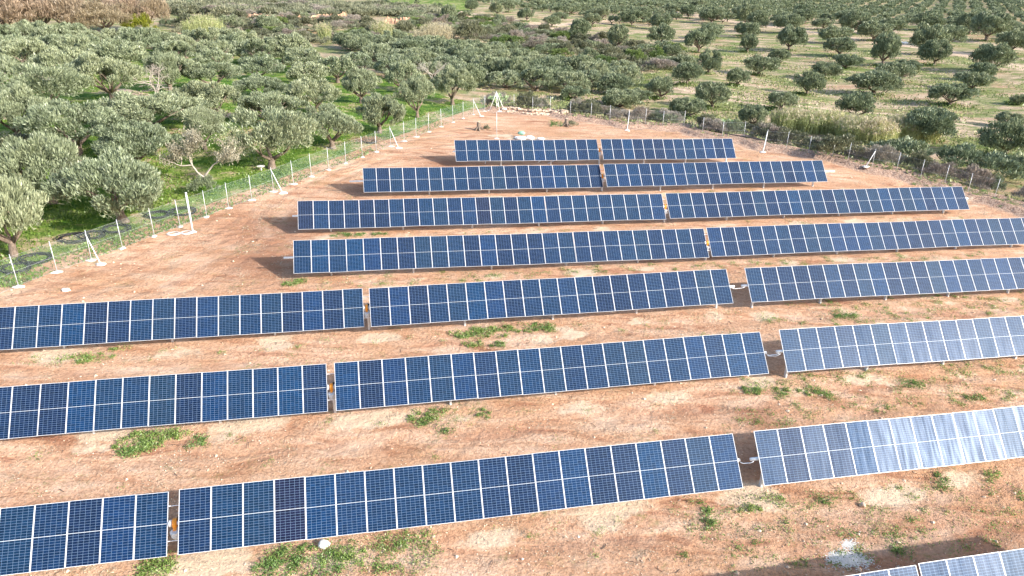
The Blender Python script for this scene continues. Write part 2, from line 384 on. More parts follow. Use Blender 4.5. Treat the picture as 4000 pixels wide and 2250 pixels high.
def ground_mat():
    m, t, b = mat('ground_soil_and_grass'); tc = N(t, 'ShaderNodeTexCoord'); P = tc.outputs['Object']
    a1 = N(t, 'ShaderNodeAttribute', attribute_name='zone'); a2 = N(t, 'ShaderNodeAttribute', attribute_name='zone2')
    s1 = N(t, 'ShaderNodeSeparateColor'); t.links.new(a1.outputs['Color'], s1.inputs[0]); s2 = N(t, 'ShaderNodeSeparateColor'); t.links.new(a2.outputs['Color'], s2.inputs[0])
    mp = N(t, 'ShaderNodeMapping'); mp.inputs['Rotation'].default_value = (0, 0, -.5); mp.inputs['Scale'].default_value = (.35, 1.3, 1); t.links.new(P, mp.inputs[0])
    PS = mp.outputs[0]
    n_big = noise(t, P, .16, 6, .6); n_mid = noise(t, PS, .9, 7, .62, .6); n_fine = noise(t, P, 7, 6, .75); n_grit = noise(t, P, 26, 3, .8)
    soil = ramp(t, n_mid, [(.34, (.38, .18, .11)), (.44, (.60, .355, .225)), (.54, (.70, .455, .31)), (.70, (.74, .54, .40))])
    soil = mix(t, ramp(t, n_big, [(.42, 0), (.62, .65)]), soil, (.52, .29, .16))
    soil = mix(t, mth(t, 'MULTIPLY', s2.outputs[1], .7), soil, (.29, .13, .075))
    grey = ramp(t, noise(t, P, .55, 5, .7), [(.56, 0), (.72, .55)])
    soil = mix(t, grey, soil, (.42, .34, .25))
    soil = mix(t, ramp(t, n_fine, [(.35, .65), (.56, 0)]), soil, (.24, .12, .06))
    soil = mix(t, ramp(t, n_grit, [(.60, 0), (.70, .55)]), soil, (.72, .56, .42))
    rn = mth(t, 'MULTIPLY', s2.outputs[2], ramp(t, noise(t, P, .5, 4, .6), [(.42, 0), (.58, .55)]))
    soil = mix(t, rn, soil, mix(t, ramp(t, noise(t, P, .2, 2, .5), [(.45, 0), (.55, 1)]), (.40, .21, .13), (.74, .55, .41)))
    # sparse green fuzz on the site
    gf = mth(t, 'MULTIPLY', ramp(t, noise(t, P, .45, 4, .6), [(.55, 0), (.68, 1)]), ramp(t, noise(t, P, 5, 4, .7), [(.50, 0), (.62, .65)]))
    soil = mix(t, gf, soil, (.14, .20, .05))
    grass = ramp(t, noise(t, P, .30, 6, .65), [(.36, (.06, .14, .015)), (.46, (.13, .23, .03)), (.54, (.27, .32, .09)), (.61, (.54, .42, .26))])
    grass = mix(t, ramp(t, noise(t, PS, .7, 6, .7), [(.60, 0), (.72, .8)]), grass, (.48, .32, .19))
    grass = mix(t, ramp(t, n_fine, [(.4, .45), (.6, 0)]), grass, (.03, .08, .01))
    dry = ramp(t, noise(t, PS, .22, 7, .68, .5), [(.37, (.12, .18, .04)), (.43, (.26, .26, .12)), (.48, (.50, .38, .26)), (.55, (.66, .50, .37)), (.63, (.54, .34, .24))])
    dry = mix(t, ramp(t, noise(t, P, .10, 5, .65), [(.47, 0), (.56, .8)]), dry, (.15, .23, .05))
    dry = mix(t, ramp(t, noise(t, P, .06, 5, .7), [(.55, 0), (.66, .8)]), dry, (.52, .31, .20))
    dry = mix(t, ramp(t, noise(t, P, 1.1, 6, .8), [(.30, .75), (.52, 0)]), dry, (.13, .13, .06))
    dry = mix(t, ramp(t, n_fine, [(.38, .55), (.6, 0)]), dry, (.16, .16, .07))
    def mk(sock, k=.5, lo=.35, hi=.65):
        v = mth(t, 'ADD', sock, mth(t, 'MULTIPLY', mth(t, 'SUBTRACT', noise(t, P, 1.6, 4, .7), .5), k))
        return ramp(t, v, [(lo, 0), (hi, 1)])
    c = mix(t, mk(s1.outputs[1], .9), dry, grass)
    c = mix(t, mk(s1.outputs[2], .8, .2, .5), c, mix(t, n_fine, (.50, .36, .25), (.66, .52, .38)))
    c = mix(t, mk(s1.outputs[0], .5), c, soil)
    rub = mix(t, ramp(t, n_fine, [(.4, 0), (.6, 1)]), (.22, .12, .08), (.62, .45, .34))
    c = mix(t, mk(s2.outputs[0], 1.0, .45, .75), c, rub)
    c = mix(t, mth(t, 'MULTIPLY', mk(a1.outputs['Alpha'], .9, .42, .62), .85), c, mix(t, n_fine, (.58, .43, .30), (.76, .61, .45)))
    t.links.new(c, b.inputs['Base Color']); b.inputs['Roughness'].default_value = .95
    b.inputs['Specular IOR Level'].default_value = .15
    hgt = mth(t, 'ADD', mth(t, 'MULTIPLY', n_mid, .9), mth(t, 'ADD', mth(t, 'MULTIPLY', n_fine, .35), mth(t, 'MULTIPLY', n_grit, .12)))
    def ruts(rot, sc, dist):
        m2 = N(t, 'ShaderNodeMapping'); m2.inputs['Rotation'].default_value = (0, 0, rot); t.links.new(P, m2.inputs[0])
        wv = N(t, 'ShaderNodeTexWave', bands_direction='Y'); wv.inputs['Scale'].default_value = sc; wv.inputs['Distortion'].default_value = dist; wv.inputs['Detail'].default_value = 3; wv.inputs['Detail Scale'].default_value = .35
        t.links.new(m2.outputs[0], wv.inputs['Vector']); return wv.outputs['Fac']
    msk = ramp(t, noise(t, P, .13, 3, .5), [(.48, 0), (.58, 1)]); msk2 = ramp(t, noise(t, P, .11, 3, .5), [(.42, 1), (.50, 0)])
    rt = mth(t, 'ADD', mth(t, 'MULTIPLY', ruts(-.22, .28, 9), msk), mth(t, 'MULTIPLY', ruts(-.75, .35, 11), msk2))
    hgt = mth(t, 'MULTIPLY_ADD', rt, .12, hgt)
    hgt = mth(t, 'MULTIPLY_ADD', s2.outputs[2], -.35, hgt)
    hgt = mth(t, 'MULTIPLY_ADD', noise(t, P, 3.2, 4, .7), .6, hgt)
    bp = N(t, 'ShaderNodeBump'); bp.inputs['Strength'].default_value = 1.0; bp.inputs['Distance'].default_value = .24
    t.links.new(hgt, bp.inputs['Height']); t.links.new(bp.outputs[0], b.inputs['Normal'])
    return m
gm = npmesh('ground', np.stack([x, y, z], 1), faces, ground_mat(), smooth=True)
ca = gm.color_attributes.new('zone', 'FLOAT_COLOR', 'POINT'); ca.data.foreach_set('color', np.stack([site, green, track, pale], 1).astype(np.float32).ravel())
ca = gm.color_attributes.new('zone2', 'FLOAT_COLOR', 'POINT'); ca.data.foreach_set('color', np.stack([bed, moist, yello, np.ones_like(x)], 1).astype(np.float32).ravel())
g_o = obj('ground', gm); g_o['kind'] = 'structure'
def gz(x, y): return float(Z(np.array([x]), np.array([y]))[0])

# ------------------------------------------------------------------ solar tables
def cell_mat():
    m, t, b = mat('solar_cells'); uv = N(t, 'ShaderNodeUVMap'); sp = N(t, 'ShaderNodeSeparateXYZ'); t.links.new(uv.outputs[0], sp.inputs[0])
    oi = N(t, 'ShaderNodeObjectInfo'); u, v = sp.outputs[0], sp.outputs[1]
    def line(s, n, wd):
        f = mth(t, 'FRACT', mth(t, 'MULTIPLY', s, n)); d = mth(t, 'MINIMUM', f, mth(t, 'SUBTRACT', 1.0, f)); return mth(t, 'LESS_THAN', d, wd)
    lu = line(u, 6, .022); lv = line(v, 24, .045); ln = mth(t, 'MAXIMUM', lu, lv)
    mid = mth(t, 'LESS_THAN', mth(t, 'ABSOLUTE', mth(t, 'SUBTRACT', v, .5)), .0042)
    eu = mth(t, 'LESS_THAN', mth(t, 'MINIMUM', u, mth(t, 'SUBTRACT', 1.0, u)), .008)
    base = ramp(t, oi.outputs['Random'], [(0, (.004, .011, .036)), (.30, (.004, .015, .048)), (.5, (.003, .018, .052)), (.68, (.006, .020, .045)), (.84, (.003, .018, .064)), (.94, (.001, .022, .068)), (1, (.007, .008, .026))])
    tc = N(t, 'ShaderNodeTexCoord'); mp = N(t, 'ShaderNodeMapping'); mp.inputs['Scale'].default_value = (5, .5, 1); t.links.new(tc.outputs['Object'], mp.inputs[0])
    # every cell its own slight tone
    fl = N(t, 'ShaderNodeVectorMath', operation='FLOOR'); ml = N(t, 'ShaderNodeVectorMath', operation='MULTIPLY'); t.links.new(uv.outputs[0], ml.inputs[0]); ml.inputs[1].default_value = (6, 24, 1)
    t.links.new(ml.outputs[0], fl.inputs[0]); wn = N(t, 'ShaderNodeTexWhiteNoise', noise_dimensions='4D'); t.links.new(fl.outputs[0], wn.inputs['Vector']); t.links.new(oi.outputs['Random'], wn.inputs['W'])
    base = mix(t, 1.0, base, ramp(t, wn.outputs[0], [(0, .75), (1, 1.25)]), 'MULTIPLY')
    c = mix(t, ln, base, (.13, .20, .31)); c = mix(t, mth(t, 'MAXIMUM', mid, eu), c, (.45, .50, .56))
    t.links.new(c, b.inputs['Base Color'])
    ofs = N(t, 'ShaderNodeVectorMath', operation='ADD'); t.links.new(mp.outputs[0], ofs.inputs[0]); cb = N(t, 'ShaderNodeCombineXYZ'); t.links.new(mth(t, 'MULTIPLY', oi.outputs['Random'], 77), cb.inputs[0]); t.links.new(cb.outputs[0], ofs.inputs[1])
    st = noise(t, ofs.outputs[0], 1.0, 2, .5)
    rg = mth(t, 'MULTIPLY_ADD', st, .30, .20); rg = mth(t, 'MULTIPLY_ADD', oi.outputs['Random'], .08, rg)
    t.links.new(rg, b.inputs['Roughness'])
    b.inputs['Specular IOR Level'].default_value = .16; b.inputs['Specular Tint'].default_value = (.50, .68, 1.0, 1)
    return m
M_CELL = cell_mat()
pw = PIT - .008; fwd = .014
f = MB(); hx = pw / 2; hy = PL / 2; T_ = .035
f.box((0, hy - fwd/2, T_/2), (pw, fwd, T_)); f.box((0, -hy + fwd/2, T_/2), (pw, fwd, T_))
f.box((-hx + fwd/2, 0, T_/2), (fwd, PL - 2*fwd, T_)); f.box((hx - fwd/2, 0, T_/2), (fwd, PL - 2*fwd, T_))
f.box((0, 0, .020), (pw - 2*fwd, PL - 2*fwd, .006), mi=1)
f.box((-hx + .06, 0, -.03), (.04, .9, .056)); f.box((hx - .06, 0, -.03), (.04, .9, .056))
PANEL = f.mesh('solar_panel', [M_ALU, M_BACK])
gh = [(-hx+fwd, -hy+fwd, .0325), (hx-fwd, -hy+fwd, .0325), (hx-fwd, hy-fwd, .0325), (-hx+fwd, hy-fwd, .0325)]
gb = [(a, b_, .024) for a, b_, _ in gh]
GLASS = npmesh('cell_glass', gh + gb, [(0,1,2,3),(5,4,7,6),(0,4,5,1),(1,5,6,2),(2,6,7,3),(3,7,4,0)], M_CELL,
   uv=[(0,0),(1,0),(1,1),(0,1)] + [(0.01,0.01)] * 20)
ordn = {'1': 'farthest', '2': 'second farthest', '3': 'third farthest', '4': 'fourth farthest', '5': 'fifth farthest', '6': 'third nearest', '7': 'second nearest', '8': 'nearest'}
side = {'L': 'left', 'M': 'middle', 'R': 'right'}
stub = {'1L': (.2, 0), '1R': (0, .1), '2L': (1.15, 0), '2R': (0, 1.15), '3L': (.4, 0), '3R': (0, .35), '4L': (.62, 0), '4R': (0, .3), '5M': (0, .38), '5R': (.38, .3), '6M': (0, .2), '6R': (.3, .3), '7M': (0, .16), '7R': (.3, .3)}
joint = {'3L': 17, '4L': 17, '4R': 14}
for k, (n, A0, s_, t_) in TB.items():
    A, d, tv, nn = tframe(k); nx = EXTRA_LEFT.get(k, 0)
    nrm = -np.cross(d, tv); nrm = nrm if nrm[2] > 0 else -nrm
    st = A + tv * PL / 2; base = np.array([st[0], st[1], gz(st[0], st[1])])
    root = empty('solar_table', base, AZ)
    extra = {'1L': 'short thirteen panel', '1R': 'short thirteen panel'}.get(k, 'long')
    where = f"{side[k[1]]} {extra} table of blue solar panels in the {ordn[k[0]]} row from the camera"
    if k == '8L' or k == '8R': where = f"{'left' if k[1]=='L' else 'right'} one of the two solar tables cut off by the bottom right corner"
    tag(root, where, 'solar table', 'tilted solar panel tables in parallel rows')
    Mi = (Matrix.Translation(Vector(base)) @ Matrix.Rotation(AZ, 4, 'Z')).inverted()
    Rb = Matrix(((d[0], -tv[0], nrm[0], 0), (d[1], -tv[1], nrm[1], 0), (d[2], -tv[2], nrm[2], 0), (0, 0, 0, 1)))
    rr = np.random.default_rng(sum(map(ord, k)) * 7)
    for i in range(-nx, n):
        off = (.03 if (k in joint and i >= joint[k]) else 0)
        sc = 1.0
        p = A + d * ((i + .5) * PIT + off) + tv * PL / 2 + np.array([0, 0, .016 * math.sin(i * .55 + len(k) + ord(k[0])) + rr.normal(0, .004)])
        W = Matrix.Translation(Vector(p)) @ Rb @ Matrix.Rotation(rr.normal(0, R(.22)), 4, 'X') @ Matrix.Rotation(rr.normal(0, R(.25)), 4, 'Y')
        po = obj('solar_panel', PANEL, root); po.matrix_basis = Mi @ W
        obj('cell_glass', GLASS, po)
    def loc(p): return tuple(Mi @ Vector(p))
    a, b_ = stub.get(k, (0, 0))
    tz = -nrm * .13
    q = MB(); q.tube([loc(st - d * (a + nx * PIT) + tz), loc(st + d * (n * PIT + b_) + tz)], .075, 12); q.obj('torque_tube', M_WHITE, root, True)
    for p in POSTS[k]:
        zg = gz(p[0], p[1]); c = p + tz
        q = MB(); l1 = loc((c[0], c[1], c[2] - .06)); l0 = loc((c[0], c[1], zg - .3)); h = l1[2] - l0[2]; m_ = ((l0[0]+l1[0])/2, (l0[1]+l1[1])/2, (l0[2]+l1[2])/2)
        q.box(m_, (.012, .15, h)); q.box((m_[0]+.05, m_[1]-.075, m_[2]), (.10, .012, h)); q.box((m_[0]+.05, m_[1]+.075, m_[2]), (.10, .012, h))
        po = q.obj('post', M_GALV, root)
        q = MB(); q.box((l1[0], l1[1], l1[2]+.06), (.10, .22, .2)); q.obj('bearing', M_GALV_D, po)

# tracker drives in the gaps
def drive(k, s, lab, gap=.95):
    A, d, tv, nn = tframe(k); nrm = -np.cross(d, tv); nrm = nrm if nrm[2] > 0 else -nrm
    p = A + d * s + tv * PL / 2 - nrm * .03; zg = gz(p[0], p[1]); base = np.array([p[0], p[1], zg])
    root = empty('tracker_drive', base, AZ); Mi = (Matrix.Translation(Vector(base)) @ Matrix.Rotation(AZ, 4, 'Z')).inverted()
    loc = lambda q: tuple(Mi @ Vector(q)); c = np.array(loc(p)); ld = np.array(Matrix.Rotation(-AZ, 3, 'Z') @ Vector(d)); lt = np.array(Matrix.Rotation(-AZ, 3, 'Z') @ Vector(tv)); ln = np.array(Matrix.Rotation(-AZ, 3, 'Z') @ Vector(nrm))
    g2 = gap / 2
    q = MB(); q.tube([c - ld * g2, c + ld * g2], .07, 12); q.tube([c - ld * .20, c - ld * .12], .13, 12); q.tube([c + ld * .12, c + ld * .20], .13, 12); q.obj('coupling_tube', M_WHITE, root, True)
    q = MB(); q.tube([c - ld * .075, c - ld*.05, c + ld * .05, c + ld * .075], [.15, .19, .19, .15], 16); q.box(c + lt * .24 , (.11, .34, .10), (ld, lt, ln)); q.obj('gearbox', M_ORANGE, root, False)
    q = MB(); q.box(c + lt * .34 - ln * .06, (.26, .14, .08), (ld, lt, ln)); q.obj('clamp', M_RED, root)
    m0 = c + np.array([0, -.22, -.30])
    q = MB(); q.tube([m0 + (0, 0, .12), m0 + (0, 0, .10), m0 + (0, 0, -.12), m0 + (0, 0, -.26)], [.14, .17, .15, .07], 12); mo = q.obj('motor_housing', M_GREY, root, False)
    q = MB(); q.tube([c + ld * .12 - lt * .22 , c + ld * .12 - lt * .05], .05, 8); q.obj('cable_plug', M_BLACK, root)
    zt = c[2] - .1; q = MB(); q.box((c[0], c[1], (zt - .3) / 2), (.012, .17, zt + .3)); q.box((c[0]+.06, c[1]-.085, (zt-.3)/2), (.12, .012, zt+.3)); q.box((c[0]+.06, c[1]+.085, (zt-.3)/2), (.12, .012, zt+.3)); q.obj('post', M_GALV, root)
    for sgn_ in (-1, 1):
        q = MB(); e = c + lt * .62 * sgn_ + ln * .1; q.tube([e - ld * g2, e + ld * g2], .016, 6); q.obj('tie_rod', M_WHITE, root)
    tag(root, lab, 'tracker drive', 'orange tracker drives between the tables')
def gapmid(a, b):
    A, d, tv, nn = tframe(a); B = np.array(TB[b][1]); e = A + d * TB[a][0] * PIT; g_ = float((B - e) @ d)
    return TB[a][0] * PIT + g_ / 2, max(.3, g_)
for a, b_, lab in (('1L','1R','orange tracker drive in the gap of the farthest row of panels'), ('2L','2R','orange tracker drive in the gap of the second farthest row'),
    ('3L','3R','orange and white drive in the gap of the third farthest row'), ('4L','4R','orange and white drive in the gap of the fourth farthest row'),
    ('5L','5M','orange tracker drive with tall post above the pale soil in fifth farthest row'), ('6L','6M','orange tracker drive on a post in the third nearest row'),
    ('7L','7M','large orange tracker drive in the gap at the bottom left')):
    s, gp = gapmid(a, b_); drive(a, s, lab, gp)
def conduit(a, b_, n, lab):
    A, d, tv, nn = tframe(a); e = A + d * (TB[a][0] * PIT + .15) + tv * PL / 2; B, d2, tv2, _ = tframe(b_); s = B + tv2 * PL / 2 - d2 * .2
    e = e - np.array([0, 0, .12]); s = s - np.array([0, 0, .12]); root = empty('cable_conduit', (0, 0, 0))
    mid = (e + s) / 2; root.location = tuple(mid); q = MB()
    for j in range(n):
        o = NN * (.12 * j); pts = [e - mid + o + (s - e) * u_ + np.array([0, 0, -.10 * math.sin(math.pi * u_) - .02 * math.sin(9 * u_ + j)]) for u_ in np.linspace(0, 1, 9)]; q.tube(pts, .022, 6)
    bpy.data.objects.remove(root); o_ = q.obj('cable_conduit', M_WHITE, None, True, tuple(mid)); tag(o_, lab, 'conduit', 'white cable conduits across the gaps')
conduit('5M','5R',1,'white conduit bridging the right hand gap of the fifth farthest row')
conduit('6M','6R',2,'pair of white conduits bridging the gap in the third nearest row')
conduit('7M','7R',1,'white conduit bridging the gap in the second nearest row')

# ------------------------------------------------------------------ fences
def net_mat(name, col, cell, wd, metal=0):
    m, t, b = mat(name); out = t.nodes['Material Output']; uv = N(t, 'ShaderNodeUVMap'); sp = N(t, 'ShaderNodeSeparateXYZ'); t.links.new(uv.outputs[0], sp.inputs[0])
    a = mth(t, 'ADD', sp.outputs[0], sp.outputs[1]); c = mth(t, 'SUBTRACT', sp.outputs[0], sp.outputs[1])
    fa = mth(t, 'LESS_THAN', mth(t, 'FRACT', mth(t, 'MULTIPLY', a, 1 / cell)), wd); fc = mth(t, 'LESS_THAN', mth(t, 'FRACT', mth(t, 'MULTIPLY', c, 1 / cell)), wd)
    k = mth(t, 'MAXIMUM', fa, fc); tr = N(t, 'ShaderNodeBsdfTransparent'); mx = N(t, 'ShaderNodeMixShader')
    b.inputs['Base Color'].default_value = (*col, 1); b.inputs['Roughness'].default_value = .5
    t.links.new(k, mx.inputs[0]); t.links.new(tr.outputs[0], mx.inputs[1]); t.links.new(b.outputs[0], mx.inputs[2]); t.links.new(mx.outputs[0], out.inputs[0]); return m
M_NETG = net_mat('green_coated_wire', (.28, .37, .35), .085, .045)
M_NETD = net_mat('grey_wire', (.13, .15, .16), .10, .05)
def fence(PTS, netm, label, hgt, braces, name):
    o0 = PTS[0]; root = empty('wire_fence', tuple(o0)); tag(root, label, 'fence')
    L = [np.array(p) - np.array(o0) for p in PTS]
    V = []; Fs = []; UVs = []; s = 0
    for a, b_ in zip(L[:-1], L[1:]):
        ln = np.linalg.norm((b_ - a)[:2]); i = len(V)
        V += [a + (0,0,.02), b_ + (0,0,.02), b_ + (0,0,hgt-.08), a + (0,0,hgt-.08)]; Fs.append((i, i+1, i+2, i+3)); UVs += [(s,0),(s+ln,0),(s+ln,hgt),(s,hgt)]; s += ln
    obj('wire_mesh', npmesh('wire_mesh', V, Fs, netm, uv=UVs), root)
    for h in (.08, hgt * .5, hgt - .05):
        q = MB()
        for a, b_ in zip(L[:-1], L[1:]): q.tube([a + (0,0,h), b_ + (0,0,h)], .004, 4, False)
        q.obj('tension_wire', M_GALV, root)
    for i, p in enumerate(L):
        q = MB(); tl_ = (.03 * math.sin(i * 5.1), .03 * math.cos(i * 3.3)); q.tube([p + (0,0,-.2), p + (tl_[0],tl_[1],hgt + .1)], .022, 8); po = q.obj('fence_post', M_GALV, root, True)
        q = MB(); q.blob(p + (.02, -.1, .0), (.30 + .1*math.sin(i*7), .26, .07), i, .25); q.obj('footing', M_CONC, po)
    for c, fx, fy, tx, ty, r_ in braces:
        b3 = at(c, fx, fy)[0] - o0; 
        j = int(np.argmin([np.linalg.norm((l - b3)[:2]) for l in L])) if r_ < .2 else None
        top = L[j] + np.array([0, 0, hgt - .15]); q = MB(); q.tube([b3 + (0,0,-.05), top], .032 if r_ < .05 else .045, 8); br = q.obj('brace', M_WHITE, root, True)
        q = MB(); q.blob(b3, (.36, .32, .12), int(fx), .25); q.obj('footing', M_CONC, br)
fence([tuple(p) for p in LF3], M_NETG, 'left wire fence with green mesh and white posts along the olive grove', 2.0,
  [('D',762,835,630,600,.045),('D',2135,298,2040,120,.045),('B',435,1118,360,960,.045),('B',1055,878,990,745,.045)], 'l')
fence([tuple(CO3)] + [tuple(p) for p in RF3], M_NETD, 'right wire fence with thin grey mesh above the rubble bank', 2.0,
  [('C',606,1150,648,985,.06),('C',1380,1262,1458,1070,.045),('B',2156,985,2178,820,.045)], 'r')
# corner tripod mast
b3 = CO3; root = empty('corner_post', tuple(b3)); tag(root, 'white three legged corner post where the two fences meet', 'fence post')
q = MB(); q.tube([(0,0,-.1),(0,0,2.45)], .032, 8); q.obj('mast', M_WHITE, root, True)
for c, X_, Y_ in (('B',1118,828),('B',1195,834),('B',1226,830)):
    p = at(c, X_, Y_)[0] - b3; q = MB(); q.tube([p, (0, 0, 2.35)], .032, 8); l = q.obj('leg', M_WHITE, root, True); q = MB(); q.blob(p, (.35,.3,.12), X_, .25); q.obj('footing', M_CONC, l)
# single poles
def pole(c, X_, Y_, h, r_, lab, foot=True):
    p = at(c, X_, Y_)[0]; root = empty('steel_pole', tuple(p)); tag(root, lab, 'pole'); q = MB(); q.tube([(0,0,-.1),(0,0,h)], r_, 10); q.tube([(0,0,h-.02),(0,0,h+.03)], r_*1.15, 10); q.obj('pole_shaft', M_GALV if r_<.05 else M_WHITE, root, True)
    q = MB(); q.blob((0,0,0), (.3,.28,.08), X_, .25); q.obj('footing', M_CONC, root)
pole('D', 1455, 592, 3.0, .065, 'thick tall white pole beside the white hose coils at the left fence')
pole('B', 1172, 1045, 2.9, .03, 'lone thin grey pole behind the farthest row of panels')

# ------------------------------------------------------------------ vegetation generators
def leaves(cent, out, n, L_, W_, rr, upb=.6, spread=.9, spr=None):
    """n leaves: positions cent (n,3), preferred direction out (n,3)"""
    d = out * spread + np.array([0, 0, upb]) + rr.normal(0, .45, (n, 3)); d /= np.linalg.norm(d, axis=1)[:, None] + 1e-9
    a = rr.normal(0, 1, (n, 3)); s = np.cross(d, a); s /= np.linalg.norm(s, axis=1)[:, None] + 1e-9
    l = L_ * rr.uniform(.6, 1.3, (n, 1)); w_ = W_ * rr.uniform(.6, 1.3, (n, 1))
    V = np.stack([cent - d * l * .5, cent + s * w_ * .5, cent + d * l * .5, cent - s * w_ * .5], 1).reshape(-1, 3)
    return V, np.arange(4 * n).reshape(n, 4)
def crown(seed, W=8.0, Hh=3.2, z0=1.0, clumps=80, per=170, L_=.36, W_=.085, rc=.62, dens=1.0, skirt=.35, upb=.55, lob=.22):
    rr = np.random.default_rng(seed); ph = rr.uniform(0, 6.28, 6); C = []; 
    while len(C) < clumps:
        th = rr.uniform(0, 6.283); u = rr.uniform(-skirt, 1); r_ = math.sqrt(max(0, 1 - u * u * .85)) 
        f_ = 1 + lob * (math.sin(2*th + ph[0]) * .5 + math.sin(3 * th + ph[1]) * .6 + math.sin(5 * th + ph[2]) * .4) + lob * .5 * math.sin(4 * u + ph[3])
        q = rr.uniform(.50, 1.0) ** .45 * .86
        C.append((math.cos(th) * r_ * f_ * q, math.sin(th) * r_ * f_ * q, u * q * (1 + lob * .6 * math.sin(3 * th + ph[4]))))
    C = np.array(C); gp = rr.uniform(0, 6.28); ca2 = np.arctan2(C[:, 1], C[:, 0]); kg = (np.cos(ca2 - gp) < .80) | (rr.random(len(C)) < .3) | (C[:, 2] > .45); C = C[kg]; C[:, :2] += rr.normal(0, .10, 2); sc = np.array([W / 2, W / 2, Hh * .62]); zc = z0 + Hh * .38
    P = C * sc + np.array([0, 0, zc]); rad = rc * rr.uniform(.65, 1.35, len(P)); n = int(clumps * per)
    wt = rad**2; i = rr.choice(len(P), n, p=wt / wt.sum()); g = rr.normal(0, 1, (n, 3)); g /= np.linalg.norm(g, axis=1)[:, None]
    g[:, 2] = np.where(rr.random(n) < .6, np.abs(g[:, 2]), g[:, 2]); 
    rsh = rr.uniform(.25, 1, (n, 1)) ** .5
    pos = P[i] + g * rad[i][:, None] * rsh * np.array([1.1, 1.1, .8])
    o = P[i] - np.array([0, 0, z0]); o /= np.linalg.norm(o, axis=1)[:, None] + 1e-9
    out = g * .6 + o * .5
    pos[:, 2] = np.maximum(pos[:, 2], .15)
    return leaves(pos, out, n, L_, W_, rr, upb)
def trunkmesh(seed, W=8.0, Hh=3.2, z0=1.0, r0=.34, limbs=5, m=M_BARK):
    rr = np.random.default_rng(seed + 500); q = MB(); lean = rr.normal(0, .18, 2)
    top = np.array([lean[0], lean[1], z0 * .9]); q.tube([(0,0,-.3), (0,0,.05), (lean[0]*.5+rr.normal(0,.05), lean[1]*.5, z0*.5), top], [r0*1.7, r0*1.25, r0*.95, r0*.9], 9)
    for j in range(limbs):
        th = 6.283 * j / limbs + rr.uniform(-.4, .4); L_ = W * .30 * rr.uniform(.7, 1.2); e = top + np.array([math.cos(th) * L_, math.sin(th) * L_, Hh * .55 * rr.uniform(.7, 1.1)])
        m1 = top + (e - top) * .45 + np.array([math.cos(th) * .2, math.sin(th) * .2, -.15]) + rr.normal(0, .1, 3)
        q.tube([top - (0,0,.15), m1, e], [r0 * .55, r0 * .32, r0 * .1], 6)
        for k2 in range(2):
            e2 = m1 + (e - m1) * .3 + np.array([math.cos(th + (k2 - .5) * 2.2) * L_ * .55, math.sin(th + (k2 - .5) * 2.2) * L_ * .55, Hh * .28]); q.tube([m1, (m1 + e2) / 2 + rr.normal(0, .08, 3), e2], [r0 * .26, r0 * .16, r0 * .06], 5)
    return q.mesh('trunk', m, True)
def cm(name, mt, *a, **k): V, Fs = crown(*a, **k); return npmesh(name, V, Fs, mt)
OL_N = [(cm('crown', L_OLIVE, 10 + i, clumps=[95, 70, 110, 80, 60, 100][i], per=210, z0=[1.0, 1.3, .8, 1.1, 1.4, .9][i], rc=[.6, .72, .58, .66, .8, .62][i], lob=[.16, .34, .22, .30, .38, .26][i]), trunkmesh(10 + i, limbs=[5, 4, 6, 5, 3, 4][i])) for i in range(6)]
OL_M = [(cm('crown', L_OLIVE, 30 + i, clumps=70, per=100, L_=.46, W_=.13), trunkmesh(30 + i)) for i in range(4)]
OD_M = [(cm('crown', L_OLIVE_D, 40 + i, clumps=80, per=120, L_=.46, W_=.14, rc=.8, z0=.7, Hh=3.5, lob=.24), trunkmesh(40 + i)) for i in range(6)]
OD_F = [(cm('crown', L_OLIVE_D, 50 + i, clumps=45, per=45, L_=.75, W_=.24), trunkmesh(50 + i, limbs=3)) for i in range(3)]
def place(meshes, p, W, H_, name, label, cat, group, sy=None, parts=('trunk', 'crown'), rz=None):
    r_ = empty(name, (float(p[0]), float(p[1]), float(p[2])), random.uniform(0, 6.28) if rz is None else rz)
    sx = W / 8.0; r_.scale = (sx, sx * (sy or 1), H_ / 4.2)
    obj(parts[1], meshes[0], r_)
    if meshes[1] is not None: obj(parts[0], meshes[1], r_)
    tag(r_, label, cat, group); return r_
def dims(c, X_, base, top, wpx):
    p, t = at(c, X_, base); s = CR[c][2]; W = wpx * s * t / F * .94
    dep = math.atan2(CAMZ - p[2], np.hypot(p[0], p[1])); H_ = ((base - top) * s * t / F - .22 * W * math.sin(dep)) / math.cos(dep)
    return p, t, W, float(np.clip(H_, .38 * W, .85 * W))
# -- left grove, individually placed: band name, [(crop, x, base, top, width)]
BANDS = [
 ('the row nearest the left fence', [('D',110,775,290,560),('D',930,515,90,800),('A',2050,1270,920,640),('A',2510,1120,850,500),('B',290,1005,735,415),('B',575,885,635,310),('B',840,790,545,355)], L_OLIVE),
 ('the second row behind the left fence', [('A',400,1530,1110,690),('A',1030,1265,990,580),('A',590,1160,870,620),('A',150,1060,770,500),('A',1550,1130,890,330),('A',1135,1000,755,640),('A',1620,900,665,520),('A',2030,950,720,500),('A',2370,870,650,400),('B',150,780,555,330),('B',450,700,490,350)], None),
 ('the third row behind the left fence', [('A',30,900,710,240),('A',380,835,600,520),('A',40,720,510,350),('A',855,765,500,500),('A',1290,690,450,370),('A',1620,680,520,430),('A',1980,750,600,400),('A',1960,610,450,390),('A',2320,660,500,410),('B',690,600,480,260),('B',900,590,470,260)], None),
 ('the fourth row behind the left fence', [('A',500,640,440,380),('A',220,565,375,390),('A',930,540,390,450),('A',650,480,350,240),('A',1280,470,350,290),('A',1640,540,400,330),('A',1860,480,340,290),('A',2300,540,390,350),('A',40,500,330,330),('B',120,560,420,300),('B',400,600,450,300)], None)]
placed = []
